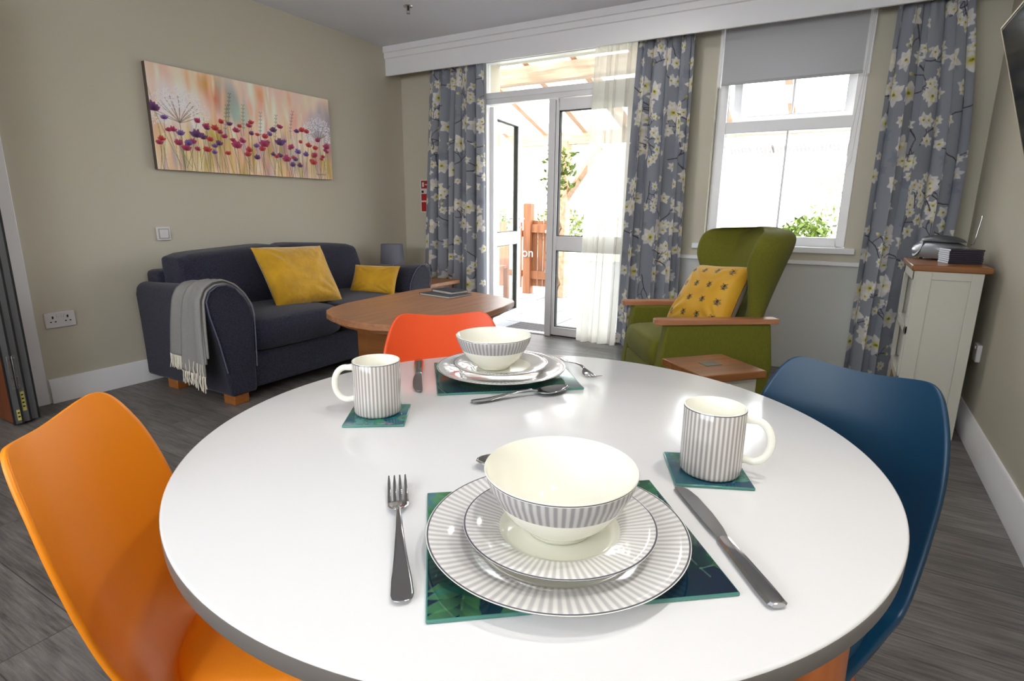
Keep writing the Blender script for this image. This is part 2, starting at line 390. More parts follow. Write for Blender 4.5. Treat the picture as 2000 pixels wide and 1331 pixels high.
MB().box(WX0-.075, WX1+.062, YF-wy0-.035, .0, .812, .850).build('window_sill', m_white, wr, bevel=.004)

# french doors ------------------------------------------------------
dy = 4.36
dr = bpy.data.objects.new('door_1', None); COL.objects.link(dr); dr.location = (0, dy, 0); dr['kind'] = 'structure'
f_ = MB()
for b_ in [(DX0, DX0+.045, 0, DZ), (DX1-.045, DX1, 0, DZ), (DX0+.045, DX1-.045, 1.945, 2.035), (DX0+.045, DX1-.045, DZ-.04, DZ), (DX0+.045, DX1-.045, -.02, .012)]:
    f_.box(b_[0], b_[1], -.03, .04, b_[2], b_[3])
f_.box(DX0+.046, DX1-.046, -.038, -.0305, 1.985, 2.034)
f_.build('door_frame', m_upvc, dr, bevel=.004)
MB().box(DX0+.045, DX1-.045, 0, .005, 2.035, DZ-.04).build('transom_glass', m_glass, dr, smooth=False)
def leaf(x0, x1, name, mirror=False):
    """leaf in its own coordinates, x from hinge"""
    t = bpy.data.objects.new(name, None); COL.objects.link(t); t.parent = dr
    b_ = MB()
    for q_ in [(x0, x0+.075, .015, 1.935), (x1-.075, x1, .015, 1.935), (x0+.075, x1-.075, .015, .085), (x0+.075, x1-.075, 1.85, 1.935), (x0+.075, x1-.075, .742, .862)]:
        b_.box(q_[0], q_[1], -.03, .03, q_[2], q_[3])
    b_.build('leaf_frame', m_upvc, t, bevel=.004)
    s_ = MB()
    for z0_, z1_ in ((.085, .742), (.862, 1.85)):
        for q_ in [(x0+.075, x0+.083, z0_, z1_), (x1-.083, x1-.075, z0_, z1_), (x0+.075, x1-.075, z0_, z0_+.006), (x0+.075, x1-.075, z1_-.006, z1_)]:
            s_.box(q_[0], q_[1], -.018, .018, q_[2], q_[3])
    s_.build('glazing_seal', m_seal, t)
    MB().box(x0+.08, x1-.08, -.003, .003, .09, .738).box(x0+.08, x1-.08, -.003, .003, .866, 1.846).build('pane', m_glass, t, smooth=False)
    return t
lr = leaf(-2.17, -1.445, 'closed_leaf')
MB().box(-2.178, -2.122, -.045, -.030, .0, 1.94).build('astragal', m_upvc, dr, bevel=.003)
MB().box(-2.125, -2.120, -.034, -.028, .015, 1.93).box(-2.17, -1.445, -.03, -.02, .002, .014).build('black_strip', m_seal, dr)  # thin black strips beside the astragal and under the closed leaf
ll = leaf(0.0, .66, 'open_leaf'); ll.location = (DX0+.05, .03, 0); ll.rotation_euler = (0, 0, math.radians(97.5))
h_ = MB()
for s_ in (-1, 1):
    h_.box(.618, .642, s_*.03-.004, s_*.03+.004, .84, 1.03); h_.tube([(.63, s_*.03, .985), (.63, s_*.075, .985)], .009)
    h_.tube([(.63, s_*.072, .985), (.58, s_*.078, .985), (.51, s_*.074, .985)], .009)
    h_.tube([(.63, s_*.03, .90), (.63, s_*.045, .90)], .009)
h_.build('door_handle', m_chrome, ll)

# ------------------------------------------------------------------ outdoors
slab = mat('pale_paving', (196, 198, 200), .8, cvar=(3, .10))
def paving():
    m = bpy.data.materials.new('paving_slabs'); m.use_nodes = True; nt = m.node_tree; N = nt.nodes; L = nt.links
    b = N['Principled BSDF']; b.inputs['Roughness'].default_value = .8
    tc = N.new('ShaderNodeTexCoord'); br = N.new('ShaderNodeTexBrick'); br.inputs['Scale'].default_value = 1; br.offset = .5
    br.inputs['Brick Width'].default_value = .6; br.inputs['Row Height'].default_value = .45; br.inputs['Mortar Size'].default_value = .008
    br.inputs['Color1'].default_value = lin4((132, 136, 140)); br.inputs['Color2'].default_value = lin4((150, 152, 156)); br.inputs['Mortar'].default_value = lin4((84, 82, 80))
    L.new(tc.outputs['Object'], br.inputs['Vector']); L.new(br.outputs['Color'], b.inputs['Base Color']); return m
struct(MB().box(-14, 10, YF+.12, 12, -.12, -.05).build('patio', paving()))
struct(MB().box(-60, 60, 12, 80, -.14, -.06).build('lawn', mat('lawn_green', (196, 204, 176), .9, cvar=(2, .1))))
mt = MB()
for i in range(9): mt.box(-2.74, -1.5, 4.52+i*.045, 4.545+i*.045, -.05, -.035)
mt.box(-2.76, -1.48, 4.5, 4.93, -.052, -.045)
tag(mt.build('doormat', mat('ribbed_grey_mat', (96, 92, 94), .9)), 'grey ribbed doormat on the paving outside the open glass door', 'doormat')
# pergola
pg = thing('pergola', 'wooden pergola with sloping rafters and clear roof over the patio', 'pergola', (0, 4.63, 0))
def rz_(y): return 2.66-(y-4.4)*.30
for i, x in enumerate([-5.2, -4.55, -3.95, -3.4, -2.86, -2.36, -1.8, -1.2, -.6, .0, .6]):
    b_ = MB(); hw = .032
    ya, yb = 4.64, 7.0
    ring = lambda y: [(x-hw, y-4.63, rz_(y)-.0), (x+hw, y-4.63, rz_(y)), (x+hw, y-4.63, rz_(y)+.14), (x-hw, y-4.63, rz_(y)+.14)]
    b_.loft([ring(ya), ring(yb)]); b_.build('rafter', m_raft, pg, smooth=False)
MB().box(-5.6, 1.2, .50, .62, 2.27, 2.42).build('beam', m_beam, pg, smooth=False)
MB().box(-5.6, 1.2, 2.02, 2.14, 1.86, 2.0).build('beam', m_beam, pg, smooth=False)
MB().box(-5.6, 1.2, .0, .05, 2.50, 2.66).build('beam', m_beam, pg, smooth=False)
for x in (-3.16, .66):
    MB().box(x-.075, x+.075, 2.0, 2.15, -.05, 1.9).build('post', m_raft, pg, bevel=.006)
for x, x2 in ((-3.16, -2.68), (.66, .18)):
    MB().tube([(x, 2.08, 1.15), (x2, 2.08, 1.82)], .05, n=4).build('brace', m_raft, pg, smooth=False)
rf = MB(); rf.loft([[(-5.6, .0, rz_(4.63)+.145), (1.2, .0, rz_(4.63)+.145), (1.2, .0, rz_(4.63)+.15), (-5.6, .0, rz_(4.63)+.15)], [(-5.6, 2.5, rz_(7.13)+.145), (1.2, 2.5, rz_(7.13)+.145), (1.2, 2.5, rz_(7.13)+.15), (-5.6, 2.5, rz_(7.13)+.15)]])
rf.build('roof_glass', glass('roof_glass', (.97, .98, .98), .04), pg, smooth=False)
cg = MB()
for i in range(70):
    x = -1.25+i*.04; cg.tube([(x, 2.42, 1.78), (x, 2.62, 1.73)], .014, n=6)
cg.build('roof_edge', mat('weathered_roof_edge', (128, 112, 108), .8), pg)
# gate
gt = thing('garden_gate', 'brown wooden garden gate with two posts and a bolt at the patio edge', 'gate', (-3.52, 6.78, -.05))
for x in (-.17, .19):
    MB().box(x-.055, x+.055, -.05, .06, .0, 1.05 if x > 0 else 1.2).build('post', m_gatewood, gt, bevel=.006)
for z in (.2, .82): MB().box(-.12, .14, -.02, .02, z, z+.11).build('rail', m_gatewood, gt, bevel=.003)
for x in (-.08, .0, .08): MB().box(x-.034, x+.034, .02, .045, .1, .98).build('slat', m_gatewood, gt, bevel=.003)
MB().tube([(.13, -.05, .35), (.13, -.05, .85)], .006).box(.11, .15, -.06, -.04, .3, .34).box(.11, .15, -.06, -.04, .82, .86).build('bolt', m_steel, gt)
tx = bpy.data.curves.new('lettering', 'FONT'); tx.body = 'on'; tx.size = .17; tx.extrude = .001
to = bpy.data.objects.new('lettering', tx); COL.objects.link(to); to.parent = gt; to.location = (-.235, -.052, .50); to.rotation_euler = (PI/2, 0, 0); to['label'] = 'white letters reading on'
tmesh = bpy.data.meshes.new_from_object(to); bpy.data.objects.remove(to)
to = bpy.data.objects.new('lettering', tmesh); COL.objects.link(to); to.parent = gt; to.location = (-.235, -.058, .50); to.rotation_euler = (PI/2, 0, 0); to['label'] = 'white letters reading on'
tmesh.materials.clear(); tmesh.materials.append(mat('white_vinyl', (245, 245, 245), .5))
fn = thing('garden_fence', 'pale timber fence running left of the garden gate', 'fence', (-5.6, 6.9, -.05))
for i in range(13): MB().box(-1.5+i*.26, -1.5+i*.26+.12, 0, .02, .05, .95).build('slat', m_gatewood, fn)
for z in (.2, .75): MB().box(-1.6, 1.8, .02, .06, z, z+.09).build('rail', m_gatewood, fn)
bn = thing('garden_bench', 'slatted wooden garden bench seen through the open door leaf', 'bench', (-4.05, 5.95, -.05), math.radians(8))
for i in range(3): MB().box(-.5, .42, -.2+i*.13, -.1+i*.13, .40, .43).build('seat_slat', m_gatewood, bn)
for i in range(2): MB().box(-.5, .42, .2, .225, .55+i*.16, .65+i*.16).build('back_slat', m_gatewood, bn)
for x in (-.46, .36):
    for y in (-.17, .18): MB().box(x, x+.06, y, y+.05, 0, .42 if y < 0 else .86).build('leg', m_gatewood, bn)
def leaves(n, c, r, size, seed, flat=1.0):
    R = np.random.default_rng(seed); b_ = MB()
    for i in range(n):
        d = R.normal(size=3); d /= np.linalg.norm(d); p = Vector(c)+Vector(d*np.array(r)*R.uniform(.5, 1.0))
        a = Vector(R.normal(size=3)).normalized(); e = a.cross(Vector(R.normal(size=3))).normalized(); s = size*R.uniform(.6, 1.3)
        b_.add([p-a*s, p+e*s*.45, p+a*s, p-e*s*.45], [(0, 1, 2, 3)])
    return b_
m_leafl = mat('fresh_leaf', (92, 112, 30), .6); m_leaf2 = mat('pale_leaf', (118, 130, 64), .6)
m_stem = mat('brown_stem', (120, 90, 60), .8)
for (x, y, h, rr_, lab, k) in [(-.43, 7.9, .84, .30, 'round green bush low outside the window', 1), (.15, 9.5, 1.3, .7, 'loose pale shrub beyond the round bush', 2),
                          (-4.9, 7.6, .95, .4, 'green shrub outside seen through the open leaf', 3), (-4.1, 8.6, .8, .5, 'low leafy shrub behind the garden gate', 4)]:
    t = thing('garden_shrub', lab, 'shrub', (x, y, -.05)); leaves(620, (0, 0, h), (rr_, rr_, rr_*.8), .045, k).build('foliage', m_leafl if k % 2 else m_leaf2, t, smooth=False)
    MB().tube([(0, 0, 0), (.02, 0, h)], .02, n=6).build('stem', m_stem, t)
cl = thing('climbing_plant', 'leafy climber twining up the pergola post behind the glass', 'climbing plant', (-3.16, 6.46, -.05))
pts = [(.10*math.sin(i*.9), -.05*math.cos(i*.9), i*.1) for i in range(20)]
MB().tube(pts, .016, n=6).build('stem', m_stem, cl); leaves(170, (.1, -.05, 1.62), (.28, .12, .34), .045, 12).build('foliage', m_leafl, cl, smooth=False)

# ------------------------------------------------------------------ curtains
def magnolia_canvas(w_, h_, seed):
    R = random.Random(seed); C_ = Canvas(w_, h_, .0032, (146, 150, 160))
    # faint tonal shadow flowers
    for i in range(int(w_*h_*16)):
        x, y = R.uniform(0, w_), R.uniform(0, h_); s = R.uniform(.03, .06); a0 = R.uniform(0, 6.28)
        for k in range(6): C_.petal(x, y, s, s*.3, a0+k*1.047, (126, 130, 142), (130, 135, 150), .6)
    cells = []
    step = .17
    for i in range(int(h_/step)+1):
        for j in range(int(w_/step)+2):
            cells.append((j*step+(i % 2)*step/2+R.uniform(-.035, .035), i*step+R.uniform(-.035, .035)))
    R.shuffle(cells)
    def flower(x, y, s):
        a0 = R.uniform(0, 6.28); n = R.choice((5, 6, 6, 7)); sq = R.uniform(.7, 1.0)
        for ring, f in ((0, 1.0), (1, .68)):
            for k in range(n):
                a = a0+ring*PI/n+k*2*PI/n+R.uniform(-.15, .15)
                w1 = R.choice(((226, 222, 222), (232, 229, 222), (214, 210, 214)))
                C_.petal(x, y, s*f*R.uniform(.85, 1.1), s*f*.30, a, (196, 190, 76) if R.random() < .6 else (220, 214, 180), w1, .95)
        C_.ell(x, y, s*.15, s*.12, 0, (150, 142, 34), .9, .6); C_.ell(x+s*.04, y-s*.03, s*.06, s*.05, 0, (74, 62, 24), .9, .4)
    def branch(x, y, a, ln, wd, depth=0):
        p, a2 = curve_pts(x, y, a, ln, 9, .33, R); C_.line(p, wd, (66, 60, 68), .9)
        if depth < 2:
            for k in (4, 6): 
                if R.random() < .75: branch(*p[k], a+R.choice((-1, 1))*R.uniform(.6, 1.1), ln*.5, wd*.7, depth+1)
        x, y = p[-1]
        if R.random() < .8: flower(x, y, R.uniform(.03, .048))
        else:
            C_.petal(x, y, .034, .010, a2, (150, 150, 50), (216, 210, 190))
    for (x, y) in cells[::2]: branch(x, y, R.uniform(0, 6.28), R.uniform(.16, .26), .0030)
    for k, (x, y) in enumerate(cells):
        if k % 3 == 0: flower(x+R.uniform(-.03, .03), y+R.uniform(-.03, .03), R.uniform(.062, .084))
        else: flower(x+R.uniform(-.05, .05), y+R.uniform(-.05, .05), R.uniform(.028, .048))
    return C_

def curtain(name, m, xt, xb, zt, zb, yc, folds, amp, cloth, seed, canvas=None, res=.0032, solid=0, bulge=None, kw=2.0):
    R = random.Random(seed); H = int((zt-zb)/res)+1; Wn = int(cloth/res)+1
    u = np.linspace(0, 1, Wn); v = np.linspace(0, 1, H)     # v 0 top
    ph = R.uniform(0, 6); jit = [R.uniform(.6, 1.25) for _ in range(8)]
    uw = u+.035*np.sin(2*PI*1.7*u+ph)+.02*np.sin(2*PI*3.1*u+ph*2)
    P = np.zeros((H, Wn, 3))
    for i, vv in enumerate(v):
        x0 = xt[0]+(xb[0]-xt[0])*vv**.8; x1 = xt[1]+(xb[1]-xt[1])*vv**.8
        if bulge: x1 += bulge*math.sin(PI*min(vv*1.15, 1))
        a_ = amp*(.55+.45*min(vv*3, 1)); tight = max(0, 1-vv*9)
        sh = .25*math.sin(vv*2.2+seed)
        base = np.sin(2*PI*folds*(uw+.02*math.sin(vv*3+seed)))
        am = a_*(1+.35*np.sin(2*PI*u*2.3+seed+vv*1.5))
        yv = am*base+tight*.006*np.sin(2*PI*folds*3.1*u)
        xs = x0+(x1-x0)*u+(x1-x0)/folds*.16*kw*np.sin(4*PI*folds*uw/1.0)*.25
        P[i, :, 0] = xs; P[i, :, 1] = yc+yv; P[i, :, 2] = zt-(zt-zb)*vv
    col = None
    if canvas is not None:
        col = canvas.lin()[:H, :Wn]
    return gridmesh(name, P, m, None, col, solid)
for nm, xt, xb, cl_, sd, fo, lab, bul in [
    ('left', (-3.31, -2.745), (-3.45, -2.73), 1.15, 3, 6.5, 'grey magnolia print curtain left of the glass door, beside the lamp', 0),
    ('mid', (-1.43, -1.035), (-1.495, -1.01), .85, 5, 4.5, 'grey magnolia print curtain between glass door and window', .0),
    ('right', (.105, .44), (.10, .50), .85, 11, 3.6, 'grey magnolia print curtain right of the window, behind the cabinet', .07)]:
    cv = magnolia_canvas(cl_+.01, 2.29, sd)
    o = curtain('curtain', m_curt, xt, xb, 2.30, .03, 4.225, fo, .040, cl_, sd, cv, bulge=bul)
    tag(o, lab, 'curtain', 'magnolia print curtains')
def sheer_mat():
    m = bpy.data.materials.new('white_voile'); m.use_nodes = True; nt = m.node_tree; N = nt.nodes; L = nt.links
    N.remove(N['Principled BSDF']); out = N['Material Output']
    d = N.new('ShaderNodeBsdfDiffuse'); d.inputs[0].default_value = lin4((236, 234, 228)); t = N.new('ShaderNodeBsdfTranslucent'); t.inputs[0].default_value = lin4((240, 236, 226))
    p = N.new('ShaderNodeBsdfTransparent'); a = N.new('ShaderNodeMixShader'); a.inputs[0].default_value = .5; b = N.new('ShaderNodeMixShader'); b.inputs[0].default_value = .86
    L.new(d.outputs[0], a.inputs[1]); L.new(t.outputs[0], a.inputs[2]); L.new(p.outputs[0], b.inputs[1]); L.new(a.outputs[0], b.inputs[2]); L.new(b.outputs[0], out.inputs['Surface']); return m
o = curtain('voile_curtain', sheer_mat(), (-1.76, -1.44), (-1.84, -1.50), 2.30, .02, 4.215, 4.2, .024, .6, 21, None, res=.008)
tag(o, 'sheer white voile curtain hanging beside the closed glass leaf', 'curtain')
ct = MB().box(XL+.02, -1.0, 4.235, 4.255, 2.30, 2.325).box(.05, .60, 4.235, 4.255, 2.30, 2.325)
tag(ct.build('curtain_rail', m_plastic), 'white curtain rail tucked behind the pelmet', 'curtain rail')

# roller blind
rb = thing('roller_blind', 'pale grey roller blind pulled part way down over the window', 'blind', (-.44, 4.275, 2.36))
MB().tube([(-.40, 0, 0), (.42, 0, 0)], .022, n=16).build('roller', m_plastic, rb)
mb_ = bpy.data.materials.new('grey_blind_cloth'); mb_.use_nodes = True; nt_ = mb_.node_tree; nt_.nodes.remove(nt_.nodes['Principled BSDF'])
d1, d2, d3 = nt_.nodes.new('ShaderNodeBsdfDiffuse'), nt_.nodes.new('ShaderNodeBsdfTranslucent'), nt_.nodes.new('ShaderNodeMixShader')
d1.inputs[0].default_value = lin4((214, 214, 218)); d2.inputs[0].default_value = lin4((90, 90, 96)); d3.inputs[0].default_value = .35
nt_.links.new(d1.outputs[0], d3.inputs[1]); nt_.links.new(d2.outputs[0], d3.inputs[2]); nt_.links.new(d3.outputs[0], nt_.nodes['Material Output'].inputs['Surface'])
MB().add([(-.41, 0, -.44), (.41, 0, -.44), (.41, 0, 0), (-.41, 0, 0)], [(0, 1, 2, 3)]).build('blind_fabric', mb_, rb)
MB().box(-.412, .412, -.006, .006, -.452, -.435).build('bottom_bar', mat('grey_bar', (176, 176, 180), .6), rb, bevel=.003)
for a_, b_ in ((-.437, -.418), (.424, .448)): MB().box(a_, b_, -.01, .03, -.46, .0).build('guide_channel', m_white, rb, bevel=.003)
ch = MB()
pts = [(.43, -.012, 0), (.425, -.014, -.4), (.40, -.014, -.75), (.385, -.016, -.97), (.395, -.016, -1.005), (.415, -.014, -.97), (.428, -.014, -.6), (.436, -.012, -.2), (.44, -.012, 0)]
ch.tube(pts, .0022, n=6); ch.build('pull_chain', m_plastic, rb)

# ------------------------------------------------------------------ wall things on the left wall
def painting_canvas():
    R = random.Random(4); w_, h_ = 1.387, .615; C_ = Canvas(w_, h_, .0028, (226, 200, 180))
    for i in range(130):
        x, y = R.uniform(0, w_), R.uniform(0, h_); s = R.uniform(.03, .12)
        c = R.choice([(238, 206, 182), (232, 190, 160), (226, 180, 168), (240, 222, 200), (200, 170, 110), (214, 176, 180), (244, 226, 214)])
        if y < .22: c = R.choice([(188, 160, 84), (214, 184, 120), (196, 150, 130), (176, 168, 172), (222, 178, 140), (160, 142, 60)])
        C_.ell(x, y, s*.6, s*1.3, R.uniform(-.2, .2), c, .35, 1.2)
    for (x, y, s, c) in [(.52, .50, .09, (140, 152, 158)), (.55, .42, .07, (150, 160, 150)), (.60, .40, .06, (160, 190, 180)), (1.33, .42, .10, (120, 124, 146)), (1.36, .30, .09, (130, 128, 150)), (1.22, .33, .06, (190, 186, 196)),
                         (.10, .42, .12, (218, 200, 204)), (.38, .55, .05, (196, 138, 60)), (.42, .47, .05, (206, 120, 90)), (.25, .14, .07, (140, 120, 30)), (.40, .22, .07, (160, 140, 40)), (1.0, .12, .06, (170, 164, 178)), (.90, .18, .05, (180, 150, 150)), (1.05, .40, .06, (230, 160, 150)), (.76, .55, .05, (228, 150, 100)), (.73, .46, .05, (226, 130, 110))]:
        C_.ell(x, y, s, s*1.2, 0, c, .7, 1.3)
    for i in range(34):
        x = R.uniform(0, w_); p, _ = curve_pts(x, 0, PI/2+R.uniform(-.1, .1), R.uniform(.15, .55), 8, .1, R); C_.line(p, R.uniform(.002, .008), R.choice([(240, 226, 200), (190, 170, 80), (236, 214, 190), (206, 180, 140), (160, 140, 60)]), .5)
    for i in range(60):
        x = R.uniform(0, w_); C_.ell(x, R.uniform(.2, h_), R.uniform(.008, .03), R.uniform(.05, .16), R.uniform(-.12, .12), R.choice([(246, 232, 218), (240, 214, 190), (250, 240, 232), (236, 200, 176), (214, 160, 120)]), .45, 1.0)
    for i in range(50):
        x = R.uniform(0, w_); C_.ell(x, R.uniform(0, .28), R.uniform(.008, .025), R.uniform(.05, .12), R.uniform(-.2, .2), R.choice([(150, 132, 50), (196, 170, 190), (170, 160, 175), (232, 190, 150), (244, 224, 200), (206, 140, 130), (176, 120, 140)]), .45, 1.0)
    def umbel(x, y, s, seed):
        Q = random.Random(seed)
        for i in range(15):
            a = .35+i*(PI-.7)/14; p, _ = curve_pts(x, y, a, s*.75, 6, .12, Q); C_.line(p, .0014, (92, 84, 70), .8)
        for i in range(800):
            a = Q.uniform(-.2, PI+.2); r = s*Q.uniform(.50, 1.2)*(.75+.25*math.sin(a)); C_.ell(x+r*math.cos(a), y+r*math.sin(a)*.85, Q.uniform(.003, .006), .004, 0, Q.choice([(240, 236, 236), (226, 220, 226), (206, 198, 210)]), .9)
        for i in range(50):
            a = Q.uniform(0, PI); r = s*Q.uniform(.5, 1.0); C_.ell(x+r*math.cos(a), y+r*math.sin(a)*.85, .002, .004, Q.uniform(0, 3), (80, 76, 80), .7)
        C_.line([(x, y), (x+.004, y*.5), (x, 0)], .002, (96, 88, 64), .8)
    C_.ell(.17, .40, .17, .11, 0, (226, 214, 222), .6, 1.0); C_.ell(1.27, .39, .13, .10, 0, (168, 164, 188), .6, 1.0); umbel(.17, .29, .21, 1); umbel(1.27, .30, .165, 2)
    def bloom(x, y, s, c):
        c2 = tuple(max(0, v-50) for v in c); p, _ = curve_pts(x, y, -PI/2+R.uniform(-.25, .25), y, 8, .08, R)
        C_.line(p, .0013, (92, 96, 60), .8)
        for k in range(6): C_.petal(x, y-s*.3, s*R.uniform(.9, 1.3), s*.3, PI/2+(k-2.5)*.42+R.uniform(-.1, .1), c2, c, .95)
        C_.ell(x, y-s*.2, s*.22, s*.25, 0, c2, .9)
    PUR, MAG, RED, VIO = (96, 52, 104), (160, 44, 92), (178, 52, 58), (110, 78, 142)
    pal = [PUR, MAG, RED, VIO, MAG, RED]
    for i in range(60): bloom(.03+(w_-.06)*((i*.618) % 1), R.uniform(.12, .36), R.uniform(.020, .034), R.choice(pal))
    for (x, y, s, c) in [(.02, .36, .046, PUR), (.27, .23, .044, PUR), (.42, .19, .03, PUR), (.38, .13, .024, VIO), (.55, .19, .046, MAG), (.34, .29, .03, MAG), (.45, .33, .026, RED), (.77, .22, .046, MAG), (.90, .24, .042, PUR), (1.0, .22, .03, MAG),
                         (1.06, .19, .032, VIO), (.95, .13, .044, MAG), (1.0, .09, .03, PUR), (1.07, .09, .028, PUR), (1.2, .12, .034, RED), (1.22, .18, .03, MAG), (1.34, .25, .036, MAG), (.70, .20, .026, VIO), (.67, .28, .024, PUR)]: bloom(x, y, s, c)
    for (x, y) in [(.47, .34), (.50, .42), (.61, .36), (1.0, .38), (.74, .33), (.86, .33)]:
        p, _ = curve_pts(x, y-.1, PI/2-.1, .2, 8, .08, R); C_.line(p, .0012, (60, 66, 60), .9)
        for q_ in p[2:]:
            for s in (-1, 1): C_.ell(q_[0]+s*.008, q_[1]+.004, .006, .003, s*.7, (44, 56, 60), .9)
    C_.a[:] = np.clip((C_.a-128)*1.16+146, 0, 255)
    C_.line([(1.22+.006*i, .035+.006*math.sin(i*2.1)+.0012*i*0) for i in range(17)], .0012, (110, 70, 90), .9)
    return C_
pt = thing('canvas_painting', 'wide canvas painting of a wildflower meadow above the sofa', 'painting', (XL, 2.015, 1.30))
C_ = painting_canvas(); yy, zz = C_.x, C_.y
Pp = np.stack([np.full_like(yy, .036), yy*(1.387/yy.max()), zz*(.612/zz.max())], -1)
gridmesh('painted_front', Pp[:, ::1], mat('canvas_paint', (200, 180, 160), .6, attr=True, bump=(400, .3, .001)), pt, C_.lin())
MB().box(.004, .035, 0, 1.387, 0, .612).build('canvas_edge', mat('dark_canvas_edge', (92, 78, 70), .8), pt)

def plate_box(name, label, cat, y0, y1, z0, z1):
    t = thing(name, label, cat, (XL, (y0+y1)/2, (z0+z1)/2)); hw, hh = (y1-y0)/2, (z1-z0)/2
    MB().box(0, .011, -hw, hw, -hh, hh).build('back_plate', m_plastic, t, bevel=.004); return t, hw, hh
t, hw, hh = plate_box('light_switch', 'square white light switch on the wall above the sofa arm', 'switch', 1.972, 2.056, .868, .952)
MB().box(.011, .016, -.027, .027, -.027, .027).build('rocker', m_plastic, t, bevel=.003)
MB().box(.0105, .0125, -.031, .031, -.031, .031).build('rocker_gap', mat('grey_gap', (150, 150, 150), .6), t)
t, hw, hh = plate_box('double_socket', 'white double power socket low on the left wall', 'socket', 1.322, 1.468, .418, .504)
def socket_face(t, cy):
    MB().box(.0105, .0116, cy-.004, cy+.004, .008, .022).box(.0105, .0116, cy-.015, cy-.007, -.012, -.006).box(.0105, .0116, cy+.007, cy+.015, -.012, -.006).build('pin_holes', m_dark, t)
for cy in (-.035, .035): socket_face(t, cy)
for cy in (-.012, .012): MB().box(.011, .016, cy-.006, cy+.006, .016, .034).build('rocker', m_plastic, t, bevel=.002)
# narrow folding leaves stacked in the opening
fd = thing('folding_door', 'stack of folded timber door leaves with metal edges at the left opening', 'folding door', (-3.52, 1.062, 0), math.radians(0))
m_alu = mat('grey_aluminium', (128, 130, 136), .4, .6); m_brown = wood('red_brown_veneer', (104, 52, 26), (128, 66, 34), .35, 2, 3)
def leafpanel(k, y0, y1, x1, face):
    MB().box(-.75, x1-.006, y0+.003, y1-.003, .012, 2.1).build('leaf', m_brown, fd, bevel=.002)
    MB().box(x1-.006, x1, y0, y1, .012, 2.1).build('edge_strip', m_alu, fd, bevel=.002)
    MB().box(x1-.004, x1+.003, y0-.004, y0+.004, .012, 2.1).box(x1-.004, x1+.003, y1-.004, y1+.004, .012, 2.1).build('gasket', m_seal, fd)
ys = [-.027, .010, .047, .086]
for k in range(3): leafpanel(k, ys[k], ys[k+1]-.004, .065-.012*k, k == 0)
hg = MB().box(.0655, .0665, -.010, .008, .19, .36).box(.0535, .055, .012, .030, .19, .36)
hg.tube([(.064, .011, .19), (.064, .011, .36)], .005)
hg.build('hinge', m_steel, fd, bevel=.001)
sc_ = MB()
for z in (.205, .245, .295, .345):
    for y in (-.018, .018): sc_.lathe([(0, .003), (.004, .003), (.004, 0)], 10, (0, 0, 0)); 
sc_ = MB()
for z in (.205, .25, .30, .345):
    for y, x in ((-.002, .066), (.021, .0545)): sc_.tube([(x, y, z), (x+.003, y, z)], .0036, n=8)
sc_.build('screws', m_chrome, fd)
m_stk = mat('yellow_sticker', (214, 204, 110), .6)
MB().box(.0655, .0665, -.012, .003, .03, .085).box(.053, .0545, .018, .034, .07, .17).build('sticker', m_stk, fd)
ml = MB()
for z in (.045, .065): ml.box(.0665, .067, -.009, .0, z, z+.008)
for z in (.09, .11, .13, .15): ml.box(.0545, .055, .021, .031, z, z+.007)
ml.build('sticker_marks', m_dark, fd)
# fire action sign
fs = thing('fire_action_sign', 'red and white fire action sign half hidden by the left curtain', 'sign', (-3.45, YF, 1.19))
MB().box(-.075, .075, -.004, 0, -.15, .15).build('sign_board', mat('sign_white', (222, 214, 210), .5), fs)
MB().box(-.063, .063, -.005, -.003, .07, .14).box(-.063, .063, -.005, -.003, -.04, .02).box(-.063, .063, -.005, -.003, -.14, -.055).build('red_panel', mat('sign_red', (178, 30, 34), .5), fs)
MB().box(-.05, -.03, -.006, -.004, .085, .125).box(-.02, .05, -.006, -.004, .1, .108).build('sign_symbol', mat('sign_mark', (232, 226, 222), .5), fs)
MB().box(-.06, -.035, -.0055, -.003, .03, .05).build('black_mark', m_dark, fs)
# sprinkler
sp = thing('ceiling_sprinkler', 'small chrome sprinkler head on the ceiling', 'sprinkler', (-2.845, 3.412, ZC))
MB().lathe([(0, -.006), (.028, -.006), (.034, 0), (0, 0)], 32).build('escutcheon', m_chrome, sp)
MB().tube([(0, 0, 0), (0, 0, -.028)], .007).build('nozzle', m_dark, sp)
MB().tube([(.012, 0, -.01), (.014, 0, -.035), (0, 0, -.045)], .002, n=6).tube([(-.012, 0, -.01), (-.014, 0, -.035), (0, 0, -.045)], .002, n=6).lathe([(0, -.046), (.014, -.046), (.014, -.048), (0, -.048)], 16).build('deflector', m_chrome, sp)
# right wall socket, tv
t = thing('wall_socket', 'white single socket on the right wall beside the cabinet', 'socket', (XR, 3.46, .42))
MB().box(-.02, 0, -.043, .043, -.043, .043).build('back_plate', m_plastic, t, bevel=.004)
MB().box(-.024, -.019, -.012, .0, .018, .034).build('rocker', m_plastic, t, bevel=.002)
tv = thing('television', 'black flat television tilted down on the right wall', 'television', (.422, 3.00, 1.778))
R_ = Matrix.Rotation(-math.radians(17.1), 3, 'Y')
MB().box(0, .035, -1.12, 0, -.60, 0, R_, (0, 0, 0)).build('casing', mat('black_gloss', (16, 16, 18), .4, spec=.2), tv, bevel=.003)
MB().box(-.002, .0, -1.108, -.012, -.585, -.012, R_, (0, 0, 0)).build('screen', mat('dark_screen', (8, 9, 12), .12, spec=.04), tv)
MB().box(-.003, .006, -.004, .001, -.60, .001, R_, (0, 0, 0)).box(-.003, .006, -1.12, .001, -.004, .001, R_, (0, 0, 0)).build('trim_strip', mat('champagne_trim', (190, 176, 150), .3, .7), tv)
MB().box(.10, .19, -.62, -.48, -.30, -.16).build('wall_bracket', m_dark, tv)

